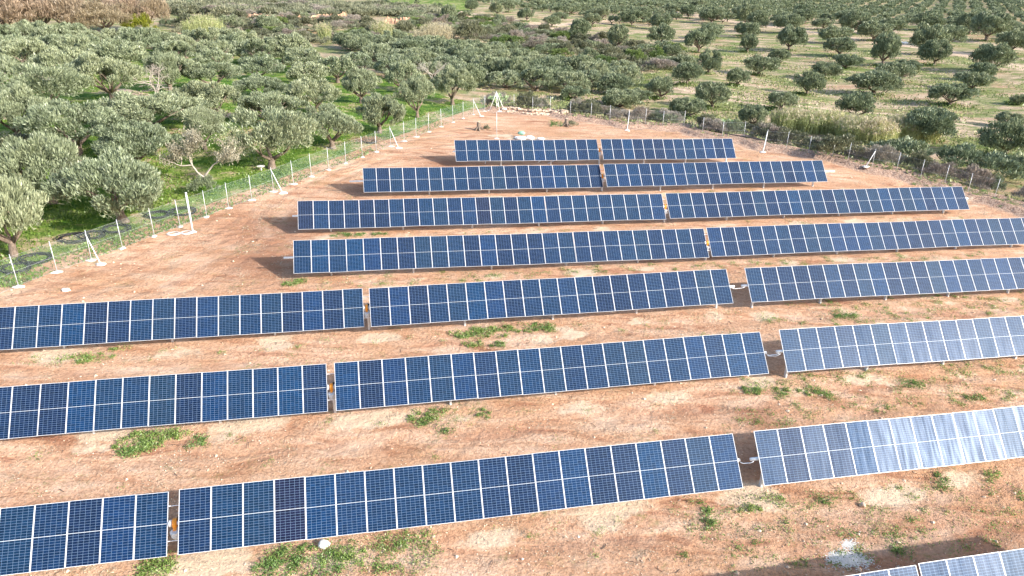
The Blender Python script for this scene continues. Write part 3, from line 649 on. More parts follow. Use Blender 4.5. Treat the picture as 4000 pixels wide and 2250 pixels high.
for bi, (bn, L, _) in enumerate(BANDS):
    L = sorted(L, key=lambda q: pix(q[0], q[1], 0)[0])
    for j, (c, X_, b_, tp, wp) in enumerate(L):
        p, t, W, H_ = dims(c, X_, b_, tp, wp); placed.append((p[0], p[1], W))
        W *= .95; H_ *= 1.1; ms = OL_N[(bi * 3 + j * 5) % 6] if t < 115 else OL_M[j % 4]
        place(ms, p, W, H_, 'olive_tree', f'silvery olive tree, {ordw(j + 1)} from the left in {bn}', 'olive tree', 'olive trees in the left grove', random.uniform(.85, 1.1))
# -- right grove, individually placed
RB = [
 ('just beyond the right fence and reeds', [('C',520,965,805,260),('C',1295,905,730,310),('C',225,820,640,300),('C',60,890,750,330),('C',735,835,700,250),('C',2430,1180,960,340),('C',1840,1060,860,460),('C',2440,960,870,220),('B',1760,760,650,260),('B',2230,780,700,260),('B',2540,850,750,180)]),
 ('along the double dirt track', [('C',30,640,490,260),('C',190,560,400,240),('C',415,650,530,210),('C',575,570,435,270),('C',935,720,555,240),('C',1440,720,600,400),('C',1600,620,530,320),('C',1690,550,470,210),('C',2015,800,655,360),('C',2180,680,590,280),('C',2250,610,505,210),('C',2540,790,730,150),('C',1900,880,820,170),('C',1060,600,490,250),('B',2400,750,600,260)]),
 ('on the near side of the pale dirt road', [('C',490,395,280,165),('C',735,475,385,190),('C',800,385,230,265),('C',1180,430,300,240),('C',1230,520,430,230),('C',1510,500,300,240),('C',1900,495,345,240),('C',2340,540,380,290),('C',120,400,240,250),('C',500,290,190,200),('C',800,250,130,220),('B',1795,305,165,210),('B',2090,365,210,220),('B',2400,350,205,240),('B',2490,440,340,180)]),
 ('on the far side of the pale dirt road', [('C',1130,330,225,245),('C',1275,260,120,210),('C',1060,225,150,180),('C',920,180,85,190),('C',800,190,125,200),('C',1440,310,190,280),('C',1560,260,160,230),('C',1830,415,240,300),('C',2010,350,230,270),('C',2160,260,130,200),('C',2290,310,150,300),('C',2480,410,270,260),('C',480,200,60,210),('C',220,180,70,220),('C',230,290,190,220),('C',1230,180,100,200),('C',1800,230,120,230),('B',1590,205,130,150),('B',1400,165,70,150),('B',1175,120,30,140),('B',1265,95,10,110),('B',1890,200,110,170),('B',1640,160,100,140),('B',2190,200,90,200),('B',980,85,10,140),('C',215,150,90,180),('C',180,320,210,200),('C',450,140,60,190),('C',560,240,110,190),('C',450,275,180,150),('C',40,140,50,150),('C',130,70,5,140),('C',900,120,50,150),('B',1480,70,5,140),('B',1740,110,40,170),('B',1970,150,60,180),('B',2270,170,70,190),('B',2500,110,40,180),('B',2420,230,120,200)])]
for bi, (bn, L) in enumerate(RB):
    L = sorted(L, key=lambda q: pix(q[0], q[1], 0)[0])
    for j, (c, X_, b_, tp, wp) in enumerate(L):
        p, t, W, H_ = dims(c, X_, b_, tp, wp); placed.append((p[0], p[1], W)); W *= .86
        place(OD_M[(bi + j) % 6], p, W, H_, 'olive_tree', f'dark olive tree, {ordw(j + 1)} from the left {bn}', 'olive tree', 'olive trees in the right grove', random.uniform(.85, 1.1))
def free(p, d):
    for a in placed:
        if (a[0] - p[0])**2 + (a[1] - p[1])**2 < (d * .5 + a[2] * .38)**2: return False
    return True
def wpoly(pts): return np.array([at('S', *q)[0][:2] for q in pts])
# -- fills: dense grove bands
def fill(poly, sp, d0, ang, jit):
    mn = poly.min(0); mxx = poly.max(0); c = (mn + mxx) / 2; Rr = np.hypot(*(mxx - mn)) / 2; out = []
    n = int(Rr / sp) + 2; ca_, sa = math.cos(ang), math.sin(ang)
    for i in range(-n, n + 1):
        for j in range(-n, n + 1):
            u, v = i * sp + (sp / 2 if j % 2 else 0), j * sp; X_ = c[0] + u * ca_ - v * sa + random.gauss(0, jit); Y_ = c[1] + u * sa + v * ca_ + random.gauss(0, jit)
            if inpoly(np.array([X_]), np.array([Y_]), poly)[0] and free((X_, Y_), d0): out.append((X_, Y_)); placed.append((X_, Y_, d0))
    return out
def pxof(X_, Y_):
    v = np.array([X_, Y_, gz(X_, Y_) - CAMZ]); d = v @ FV; return 2000 + F * (v @ RV) / d, 1125 - F * (v @ UV_) / d
def label_rows(pts, desc, rows_name, nrow):
    """sort by picture height into rows, then left to right"""
    A_ = sorted([(pxof(*p), p) for p in pts], key=lambda q: -q[0][1]); per = int(math.ceil(len(A_) / nrow)); out = []
    for r_ in range(nrow):
        row = sorted(A_[r_ * per:(r_ + 1) * per], key=lambda q: q[0][0])
        for j, (pp, p) in enumerate(row): out.append((p, f'{desc}, {ordw(j + 1)} from left in {ordw(r_ + 1)} row of {rows_name}'))
    return out
def visible(X_, Y_, m=60):
    v = np.array([X_, Y_, 0 - CAMZ]); 
    if v @ FV <= 0: return False
    a, b_ = pxof(X_, Y_); return -m < a < 4000 + m and b_ < 2300
pl1 = wpoly([(-60,215),(0,175),(500,185),(1000,190),(1250,230),(1480,300),(1300,330),(900,290),(500,260),(0,270)])
pts = [p for p in fill(pl1, 8.0, 6.6, .3, .9) if visible(*p)]
for p, lb in label_rows(pts, 'silvery olive tree', 'the back left grove', 3):
    W = random.uniform(6.6, 8.8); place(random.choice(OL_M), (*p, gz(*p)), W, random.uniform(4.4, 6.2), 'olive_tree', lb, 'olive tree', 'olive trees in the dense back of the left grove')
pl2 = wpoly([(1330,180),(1700,200),(1950,230),(2250,270),(2500,300),(2450,360),(2560,440),(2400,420),(2100,395),(1900,370),(1700,330),(1480,300)])
pts = [p for p in fill(pl2, 6.2, 5.4, .1, .9) if visible(*p)]
for p, lb in label_rows(pts, 'bushy olive tree', 'the corner thicket', 4):
    W = random.uniform(5.4, 7.8); place(random.choice(OD_M[:3] + OL_M[:2]), (*p, gz(*p) - .5), W, random.uniform(3.0, 4.8), 'olive_tree', lb, 'olive tree', 'olive trees in the thicket behind the fence corner')
# -- far right grove rows
pl3 = wpoly([(1750,0),(2200,60),(2500,120),(2700,85),(3100,95),(3500,110),(4050,160),(4250,160),(4250,-40),(3000,-40),(1750,-20)])
pts = [p for p in fill(pl3, 10.5, 6.4, 1.05, .6) if visible(*p, 60)]
pts.sort(key=lambda p: math.hypot(*p))
nfar = max(0, 292 - sum(1 for o in bpy.data.objects if o.name.startswith('olive_tree')))
near, rest = pts[:nfar], pts[nfar:]
for p, lb in label_rows(near, 'small distant olive tree', 'the far right grove', 6):
    W = random.uniform(5.4, 7.4); place(random.choice(OD_F), (*p, gz(*p)), W, random.uniform(3.2, 4.4), 'olive_tree', lb, 'olive tree', 'olive trees in the far right grove')
if rest:
    VV = []; FF = []; o_ = 0; protos = [crown(900 + i, clumps=26, per=22, L_=1.1, W_=.42, rc=.8) for i in range(4)]
    for (X_, Y_) in rest:
        V, Fs = protos[random.randrange(4)]; s = random.uniform(.68, .95); a = random.uniform(0, 6.28)
        Rm = np.array([[math.cos(a), -math.sin(a), 0], [math.sin(a), math.cos(a), 0], [0, 0, 1]]) * s
        VV.append(V @ Rm.T + np.array([X_, Y_, gz(X_, Y_)])); FF.append(Fs + o_); o_ += len(V)
    o = obj('distant_olive_grove', npmesh('distant_olive_grove', np.concatenate(VV), np.concatenate(FF), L_OLIVE_D)); o['kind'] = 'stuff'

# -- dead and half dead trees
def branchy(q, p, d, L_, r_, dep, rr):
    e = p + d * L_; m_ = (p + e) / 2 + rr.normal(0, .06 * L_, 3); q.tube([p, m_, e], [r_, r_ * .8, r_ * .6], 5, False)
    if dep == 0: return
    for k in range(rr.integers(2, 4)):
        nd = d + rr.normal(0, .55, 3); nd[2] = nd[2] * .8 + .12; nd /= np.linalg.norm(nd); branchy(q, e, nd, L_ * rr.uniform(.62, .85), r_ * .6, dep - 1, rr)
def bare(c, X_, b_, h, lab, seed, forks, sparse=0):
    p, t = at(c, X_, b_); rr = np.random.default_rng(seed); root = empty('bare_tree', tuple(p)); tag(root, lab, 'tree')
    q = MB(); q.tube([(0,0,-.2),(0,0,.1),(.05,0,h*.14)], [.26,.18,.15], 7)
    q.obj('trunk', M_BARKL, root, True); q = MB()
    for a in forks: branchy(q, np.array([.03,0,h*.12]), np.array(a, float) / np.linalg.norm(a), h * .30, .11, 5 if not sparse else 4, rr)
    q.obj('branches', M_BARKL, root, True)
    if sparse:
        n = sparse; vs = np.array(q.v); vs = vs[vs[:, 2] > h * .45]; i = rr.integers(0, len(vs), n); pos = vs[i] + rr.normal(0, .22, (n, 3)); V, Fs = leaves(pos, rr.normal(0, .3, (n, 3)), n, .26, .06, rr); obj('crown', npmesh('crown', V, Fs, L_HALF), root)
bare('A', 1185, 742, 4.2, 'small leafless grey tree standing on the dirt path among olives', 3, [(.5,0,1),(-.5,.2,1),(0,-.4,1),(.1,.5,.9)])
bare('A', 1545, 1385, 4.6, 'forked half bare olive with pale limbs close to the left fence', 9, [(-.8,0,1),(.75,.1,.9)], 5200)
bare('B', 690, 640, 4.6, 'pinkish grey leafless tree among the crowns left of the fence corner', 5, [(.4,0,1),(-.5,.2,1),(0,-.4,1)])
# -- shrubs
SH = {k: [cm('foliage', m_, 200 + i, W=8, Hh=4.0, z0=.1, clumps=34, per=90, L_=.7, W_=.15 if k not in ('grey', 'scrub') else .09, rc=.95, skirt=.05, upb=.8, lob=.3) for i in range(2)]
      for k, m_ in (('olive', L_SHRUB), ('dark', L_OLIVE_D), ('green', L_GREEN), ('grey', L_GREYB), ('scrub', L_PURPLE), ('yellow', L_YELLOW))}
BR = [cm('foliage', L_BROWN, 260 + i, W=8, Hh=4.1, z0=.1, clumps=60, per=160, L_=.42, W_=.07, rc=.85, skirt=.1, upb=.9, lob=.3) for i in range(3)]
def shrub(kind, p, W, H_, lab, group='bushes outside the fence', name='bush', cat='bush'):
    r_ = empty(name, tuple(map(float, p)), random.uniform(0, 6.28)); r_.scale = (W / 8, W / 8 * random.uniform(.8, 1.1), H_ / 4.2)
    obj('foliage', random.choice(SH[kind] if kind != 'brown' else BR), r_); tag(r_, lab, cat, group); return r_
# listed bushes
for k, c, X_, b_, tp, wp, lab, nm in (
 ('dark','D',1555,300,170,200,'round dark bush at the foot of the forked half bare tree','bush'),
 ('yellow','A',1080,275,140,190,'yellow green rounded tree in front of the brown trees','small_tree'),
 ('dark','C',1700,1225,1070,420,'largest dark green bush behind the right fence near the reeds','bush'),
 ('dark','C',2010,1270,1110,320,'dark green bush in the middle of the thick hedge behind the right fence','bush'),
 ('dark','C',2290,1345,1200,400,'dark green bush toward the right end of the thick hedge behind the fence','bush'),
 ('dark','C',2530,1350,1190,260,'dark bush at the right picture edge behind the fence','bush'),
 ('olive','C',1140,1170,1020,320,'grey green bush in front of the tall reeds by the right fence','bush'),
 ('olive','C',620,1010,930,230,'pale green bush behind the fence left of the reed bed','bush'),
 ('olive','A',190,1180,1040,380,'low greyish bush at the left edge between two olives','bush'),
 ('dark','B',820,160,50,150,'tall dark green tree above the stone pile','small_tree'),
 ('dark','B',1200,200,110,100,'small dark upright tree left of the sandy clearing','small_tree'),
 ('olive','B',950,320,180,230,'big grey round bush in the gully','bush'),
 ('olive','B',470,270,170,190,'grey green bush between the two pale reed clumps','bush'),
 ('dark','A',2030,225,130,210,'dark bush below the reddish earth bank','bush'),
 ('dark','A',1730,215,130,190,'grey green bush right of the bright reed clump','bush'),
 ('olive','A',2350,215,140,160,'bush below the right end of the earth bank','bush'),
 ('olive','A',1390,210,140,230,'grey bush left of the bright reed clump','bush'),
 ('grey','A',1150,1120,985,150,'pale grey leafless brush beside the trunk of a leaning olive','bush')):
    p, t, W, H_ = dims(c, X_, b_, tp, wp); placed.append((p[0], p[1], W * .8)); shrub(k, p, W, H_, lab, None if nm == 'small_tree' else 'bushes outside the fence', nm, 'tree' if nm == 'small_tree' else 'bush')
# row of brush right behind the right fence
cum = np.cumsum([0] + [np.linalg.norm((b_ - a)[:2]) for a, b_ in zip(FR[:-1], FR[1:])])
s = .5; j = 0; kinds = ['grey','olive','olive','grey','scrub','olive','grey','dark']
while s < cum[-1] - 1:
    i = int(np.searchsorted(cum, s) - 1); i = max(i, 0); a, b_ = FR[i], FR[i + 1]; u = (s - cum[i]) / (cum[i + 1] - cum[i]); p = a + (b_ - a) * u; dd = (b_ - a)[:2]; dd /= np.linalg.norm(dd); nrm2 = np.array([-dd[1], dd[0]])
    off = random.uniform(2.6, 5.0); X_, Y_ = p[0] + nrm2[0] * off, p[1] + nrm2[1] * off
    if inpoly(np.array([X_]), np.array([Y_]), SITE)[0]: X_, Y_ = p[0] - nrm2[0] * off, p[1] - nrm2[1] * off
    j += 1; W = random.uniform(2.4, 4.2); kd = random.choice(kinds)
    shrub(kd, (X_, Y_, gz(X_, Y_) - .1), W, random.uniform(1.3, 2.3), f'{dict(grey="pale grey", olive="grey green", scrub="brown grey", dark="dark green")[kd]} bush, {ordw(j)} from the corner post along the right fence')
    s += W * .46
# scrub across the gully and the slopes at the top
def scrubfill(poly, sp, wr, hr, kinds, name, nrow):
    pts = [p for p in fill(poly, sp, sp * .55, .4, sp * .25) if visible(*p)]; print(name, len(pts))
    for p, lb in label_rows(pts, 'low bush', name, nrow):
        kd = random.choice(kinds); nmx = dict(grey='pale grey', olive='grey green', scrub='brown grey', dark='dark green', green='bright green')[kd]
        W = random.uniform(*wr); shrub(kd, (*p, gz(*p)), W, random.uniform(*hr), lb.replace('low bush', nmx + ' low bush'), name)
scrubfill(wpoly([(620,95),(1000,70),(1400,75),(1560,170),(1300,175),(1000,175),(700,150)]), 7.6, (4, 7.5), (1.8, 3.0), ['olive','grey','olive','dark','scrub','green'], 'the gully slope', 4)
scrubfill(wpoly([(640,20),(1000,22),(1500,30),(1750,50),(1700,75),(1300,70),(650,60)]), 15, (9, 16), (2.5, 4), ['scrub','olive','olive','grey','dark'], 'the top hillside', 4)
scrubfill(wpoly([(1600,60),(1900,70),(2050,110),(2350,150),(2600,200),(2750,260),(2680,300),(2400,290),(2100,240),(1750,190),(1550,110)]), 7.0, (4, 7.5), (1.8, 3.2), ['olive','scrub','olive','dark','green','dark','grey'], 'the stony gully', 5)
V4 = []; F4 = []; o4 = 0; pr = [crown(700 + i, W=2.2, Hh=.9, z0=0, clumps=10, per=22, L_=.5, W_=.13, rc=.42, skirt=0, upb=.8, lob=.4) for i in range(4)]
polys = [wpoly([(620,95),(1000,70),(1400,75),(1560,170),(1300,175),(1000,175),(700,150)]), wpoly([(640,8),(1100,20),(1480,28),(1750,50),(1700,75),(1300,70),(650,60)]), wpoly([(1600,60),(1900,70),(2050,110),(2350,150),(2600,200),(2750,260),(2680,300),(2400,290),(2100,240),(1750,190),(1550,110)])]
rr = np.random.default_rng(31)
for pg, cnt, scl in zip(polys, (500, 1100, 600), (1.0, 2.0, 1.0)):
    mn, mx_ = pg.min(0), pg.max(0); X_ = rr.uniform(mn[0], mx_[0], cnt * 6); Y_ = rr.uniform(mn[1], mx_[1], cnt * 6); k = inpoly(X_, Y_, pg); X_, Y_ = X_[k][:cnt], Y_[k][:cnt]
    zz = Z(X_, Y_)
    for a, b_, c_ in zip(X_, Y_, zz):
        V, Fs = pr[int(rr.integers(0, 4))]; V4.append(V * rr.uniform(.7, 1.5) * scl + np.array([a, b_, c_])); F4.append(Fs + o4); o4 += len(V)
SCR = leaf_mat('mixed_scrub', (.05, .065, .03), (.32, .33, .22), .1, .2, .06)
o = obj('hillside_scrub', npmesh('hillside_scrub', np.concatenate(V4), np.concatenate(F4), SCR)); o['kind'] = 'stuff'
# brown tamarisks
BT = [('A',60,250,10,420),('A',330,245,40,330),('A',200,130,-40,420),('A',520,245,60,330),('A',620,120,-20,350),('A',800,255,90,330),('A',960,240,60,300),('A',1120,240,30,260),('A',-160,240,-20,360)]
for j, (c, X_, b_, tp, wp) in enumerate(sorted(BT, key=lambda q: q[1])):
    p, t, W, H_ = dims(c, X_, b_, tp, wp); placed.append((p[0], p[1], W)); W *= 1.2; H_ *= 1.1
    place((BR[j % 3], OL_M[0][1]), p, W, H_, 'tamarisk_tree', f'feathery brown tree, {ordw(j + 1)} from the left in the brown clump at top left', 'tree', 'brown feathery trees at the top left', parts=('trunk', 'crown'))
for X_, Y_, wp in ((30,22,60),(370,30,60),(700,40,70),(1110,20,60),(1190,30,50),(1290,25,50),(1360,15,50),(1540,10,50),(1600,30,60),(1640,22,40),(1720,20,60),(860,15,60),(300,-2,60)):
    pass
tl = [('A',2470,30,5,90),('A',2290,60,8,90),('B',490,60,20,60),('B',570,38,5,50),('B',330,28,0,70),('B',730,65,25,80),('A',2150,25,0,80),('B',20,50,15,60),('A',2400,70,20,90)]
for j, (c, X_, b_, tp, wp) in enumerate(sorted(tl, key=lambda q: pix(q[0], q[1], 0)[0])):
    p, t, W, H_ = dims(c, X_, b_, tp, wp); place(OD_F[j % 3], p, W, H_, 'olive_tree', f'small lone tree, {ordw(j + 1)} from the left in the meadow at the top', 'olive tree', 'lone trees in the top meadow')
# reeds
def reeds(c, X_, b_, wpx, dpx, h, n, lab, mt=L_REED, plume=.3, stuff=False):
    p, t = at(c, X_, b_); s = CR[c][2]; rx = wpx * s * t / F / 2; ry = dpx; rr = np.random.default_rng(int(X_ + b_)); 
    th = rr.uniform(0, 6.283, n); q = np.sqrt(rr.uniform(0, 1, n)); px_ = np.cos(th) * q * rx; py_ = np.sin(th) * q * ry; hh = h * rr.uniform(.65, 1.15, n) * (1 - .35 * q)
    zz = Z(p[0] + px_, p[1] + py_) - p[2]; B = np.stack([px_, py_, zz], 1); ln = rr.normal(0, .14, (n, 3)); ln[:, 2] = 0; T = B + ln * hh[:, None] + np.stack([0*hh, 0*hh, hh], 1)
    sx = rr.normal(0, 1, (n, 3)); sx[:, 2] = 0; sx /= np.linalg.norm(sx, axis=1)[:, None]; w_ = .03
    V = np.stack([B - sx * w_, B + sx * w_, T + sx * w_ * .5, T - sx * w_ * .5], 1).reshape(-1, 3); Fs = np.arange(4 * n).reshape(n, 4)
    root = empty('reed_clump', tuple(p)); k_ = 5; ti = np.repeat(np.arange(n), k_); u = rr.uniform(.35, 1.0, n * k_)[:, None]; pos = B[ti] + (T - B)[ti] * u; out = rr.normal(0, 1, (n * k_, 3)); out[:, 2] = 0
    V2, F2 = leaves(pos, out * .7, n * k_, .6, .07, rr, .35); F2 = F2 + len(V)
    obj('stalks', npmesh('stalks', np.concatenate([V, V2]), np.concatenate([Fs, F2]), mt), root)
    m_ = int(n * plume); pos = np.repeat(T[:m_], 7, 0) + rr.normal(0, .09, (m_ * 7, 3)) + (0, 0, .1); V3, F3 = leaves(pos, rr.normal(0, .3, (m_ * 7, 3)), m_ * 7, .45, .06, rr, 1.0)
    if m_: obj('plumes', npmesh('plumes', V3, F3, L_REEDP), root)
    tag(root, lab, 'reeds', 'clumps of tall reeds'); placed.append((p[0], p[1], rx * 2))
RX = [(800,985),(960,1000),(1130,1010),(1300,1060),(1450,1080),(1620,1050),(1770,1060)]
for j, (X_, Y_) in enumerate(RX): reeds('C', X_, Y_ - 10, 250, 2.6, 3.2, 750, f'tall yellow green reeds, {ordw(j + 1)} clump from the left in the bed behind the right fence', plume=.55 if j > 2 else .3)
reeds('A', 1545, 300, 260, 4.5, 6.5, 1500, 'large bright yellow green reed clump at the top left beyond the grove', plume=.1)
reeds('B', 700, 345, 290, 4.5, 6.0, 1200, 'wide pale straw coloured reed clump in the middle thicket', L_REEDP, .6)
reeds('B', 310, 290, 150, 3, 5.0, 600, 'narrow pale green reed clump left of the straw coloured one', L_REED, .5)
reeds('B', 1010, 420, 200, 3.5, 3.8, 700, 'pale reed clump among bushy olives in the thicket', L_REED, .6)
reeds('A', 2450, 310, 90, 2, 5.0, 300, 'slim yellowish reed clump at the right end of the back grove', L_REED, .4)
# prickly pears
def cactus(c, X_, b_, h, seed, lab):
    p, t = at(c, X_, b_); rr = np.random.default_rng(seed); root = empty('prickly_pear', tuple(p)); q = MB()
    def pad(o, d, L_, dep):
        e = o + d * L_; n_ = rr.normal(0, 1, 3); s_ = np.cross(d, n_); s_ /= np.linalg.norm(s_); f_ = np.cross(d, s_); seg = 8; V = []
        for zf in (-.04, .04):
            for k in range(seg): th = 6.283 * k / seg; V.append((o + e) / 2 + d * math.cos(th) * L_ * .52 + s_ * math.sin(th) * L_ * .36 + f_ * zf)
        q.add(V, [tuple(range(seg))[::-1], tuple(range(seg, 2*seg))] + [(k, (k+1)%seg, seg+(k+1)%seg, seg+k) for k in range(seg)])
        if dep:
            for _ in range(rr.integers(2, 4)): nd = d * .6 + rr.normal(0, .6, 3); nd[2] = abs(nd[2]) * .7 + .2; nd /= np.linalg.norm(nd); pad(e - d * .05, nd, L_ * rr.uniform(.8, 1), dep - 1)
    for k in range(4): d = np.array([rr.normal(0,.4), rr.normal(0,.4), 1]); d /= np.linalg.norm(d); pad(np.array([rr.normal(0,.5), rr.normal(0,.3), -.05]), d, h * .27, 3)
    q.obj('pads', L_CACT, root); tag(root, lab, 'cactus', 'prickly pears behind the fence')
cactus('B', 1190, 800, 2.2, 1, 'prickly pear cactus behind the white corner post')
cactus('C', 310, 985, 2.4, 2, 'larger pale prickly pear behind the right fence beyond the farthest panels')
cactus('C', 720, 1045, 1.8, 3, 'small prickly pear beside the thick white fence brace')
cactus('C', 230, 995, 1.6, 4, 'low prickly pear left of the larger one behind the fence')

# ------------------------------------------------------------------ earth banks and stone piles at the top
def bank(pts, h, name, lab, colm):
    P = [at(*q)[0] for q in pts]; q = MB(); V = []; Fs = []; n = 0; rr = np.random.default_rng(int(h * 10) + len(pts))
    for a, b_ in zip(P[:-1], P[1:]):
        for u in np.linspace(0, 1, 14, endpoint=False):
            c = a + (b_ - a) * u; hh = h * rr.uniform(.6, 1.15)
            V += [c + (0, -1.4, -.3), c + (rr.normal(0,.3), -.7 + rr.normal(0,.3), hh * .5), c + (0, .2, hh), c + (0, 4, hh * .7), c + (0, 9, -.3)]; n += 1
    for i in range(n - 1):
        for k in range(4): Fs.append((i*5+k, (i+1)*5+k, (i+1)*5+k+1, i*5+k+1))
    q.add(V, Fs); o = q.obj(name, colm, None, False); o['kind'] = 'structure'
M_BANKM = simple('red_earth_bank', (.42, .26, .17), .95, 0, .45, .6, 1)
bank([('A',1870,150),('A',2050,160),('A',2200,165),('A',2420,160),('A',2576,140),('B',60,120)], 2.0, 'earth_bank', '', M_BANKM)
bank([('B',330,180),('B',480,185),('B',640,190)], 2.2, 'earth_slope', '', M_BANKM)
def stones(c, X_, b_, wpx, dep, n, smin, smax, lab, seed, m_=M_STONE, hmul=.5):
    p, t = at(c, X_, b_); rr = np.random.default_rng(seed); rx = wpx * CR[c][2] * t / F / 2; q = MB()
    for i in range(n):
        th = rr.uniform(0, 6.283); u = math.sqrt(rr.uniform()); dx, dy = math.cos(th) * u * rx, math.sin(th) * u * dep; s = rr.uniform(smin, smax)
        q.blob((dx, dy, gz(p[0]+dx, p[1]+dy) - p[2] + (1 - u) * hmul + s * .2), (s, s * rr.uniform(.6, 1), s * .65), i, .3, seg=6, ring=3)
    o = q.obj('stone_pile', m_, None, False, tuple(p)); tag(o, lab, 'stone pile', 'stone piles')
stones('B', 910, 135, 110, 3, 90, .5, 1.0, 'pale stone pile above the gully beside a dark tree', 1, M_STONE, 2)
stones('B', 1650, 290, 260, 4, 130, .3, .6, 'grey stone heap in the gully left of an olive tree', 2, M_STONE, .8)
stones('B', 1900, 390, 260, 3, 120, .3, .6, 'grey stone heap lower down the gully side', 3, M_STONE, .6)
stones('B', 2210, 415, 120, 2, 50, .3, .55, 'small light stone heap at the right end of the gully', 4, M_STONE, .4)
stones('C', 1640, 325, 120, 2, 40, .3, .6, 'small pale stone heap beside the pale dirt road', 5, M_WSTONE, .3)
stones('B', 1290, 825, 170, .8, 90, .10, .24, 'tan rock row at the foot of the fence right of the corner post', 6, M_STONE, .15)
stones('B', 1470, 840, 200, .8, 110, .10, .26, 'longest tan rock row at the foot of the fence beyond the stumps', 7, M_STONE, .15)
stones('B', 1640, 850, 160, .8, 70, .10, .24, 'tan rock row where the black pipe begins', 8, M_STONE, .15)

# ------------------------------------------------------------------ small stones, sticks, weeds on the site (uncountable)
def siterand(n, rr, near=False):
    out = []
    while len(out) < n:
        px_, py_ = rr.uniform(-50, 4050), rr.uniform(560, 2300) if rr.random() < .7 else rr.uniform(480, 1300)
        v = rayd(px_, py_); t = -CAMZ / v[2]; X_, Y_ = v[0] * t, v[1] * t
        out.append((X_, Y_))
    out = np.array(out); k = inpoly(out[:, 0], out[:, 1], SITE); return out[k]
rr = np.random.default_rng(5); P = siterand(9000, rr); zz = Z(P[:, 0], P[:, 1])
oct_v = np.array([(1,0,0),(0,1,0),(-1,0,0),(0,-1,0),(0,0,.7),(0,0,-.5)], float); oct_f = np.array([(0,1,4),(1,2,4),(2,3,4),(3,0,4),(1,0,5),(2,1,5),(3,2,5),(0,3,5)])
sc = np.where(rr.random(len(P)) < .04, rr.uniform(.06, .11, len(P)), rr.uniform(.015, .045, len(P)))
VV = (oct_v[None] * (1 + rr.uniform(-.35, .35, (len(P), 6, 1))) * sc[:, None, None]) + np.stack([P[:, 0], P[:, 1], zz + .01], 1)[:, None]
FF = oct_f[None] + (np.arange(len(P)) * 6)[:, None, None]
o = obj('gravel', npmesh('gravel', VV.reshape(-1, 3), FF.reshape(-1, 3), simple('tan_pebbles', (.66, .50, .37), .9, 0, .4, 2))); o['kind'] = 'stuff'
rr = np.random.default_rng(8); P = siterand(420, rr); q = MB()
for X_, Y_ in P:
    a = rr.uniform(0, 6.28); L_ = rr.uniform(.12, .5); zq = gz(X_, Y_) + .025; q.tube([(X_, Y_, zq), (X_ + math.cos(a) * L_ * .5 + rr.normal(0,.04), Y_ + math.sin(a) * L_ * .5, zq + .02), (X_ + math.cos(a) * L_, Y_ + math.sin(a) * L_, zq)], [.012, .014, .006], 4, False)
o = q.obj('fallen_twigs', M_STICK); o['kind'] = 'stuff'
def weeds(c, X_, Y_, wx, wy, n, seed, size=.11, hgt=.22, world=None):
    """returns leaf arrays in an ellipse wx (along the picture, crop px) by wy metres"""
    p, t = at(c, X_, Y_) if world is None else (np.array(world), 30); rx = (wx * CR[c][2] * t / F / 2) if world is None else wx; rr = np.random.default_rng(seed)
    k = max(5, int(n / 45)); th = rr.uniform(0, 6.283, k); u = rr.uniform(0, 1, k) ** .6; cx = np.cos(th) * u * rx * 1.1; cy = np.sin(th) * u * wy * 1.1; i = rr.integers(0, k, n); r0 = rr.uniform(.10, .40, k)
    g = rr.normal(0, .5, (n, 2)) * r0[i][:, None]; X2 = cx[i] + g[:, 0]; Y2 = cy[i] + g[:, 1]
    xr = X2 * H0[0] - Y2 * H0[1]; yr = X2 * H0[1] + Y2 * H0[0]; z_ = Z(p[0] + xr, p[1] + yr) - p[2]
    pos = np.stack([xr, yr, z_ + rr.uniform(.03, 1, n) * hgt * (.4 + r0[i] * 2)], 1); out = np.stack([g[:, 0], g[:, 1], 0 * g[:, 0]], 1) * 2
    V, Fs = leaves(pos, out, n, size * .85, size * .45, rr, .25, .8); return p, V, Fs
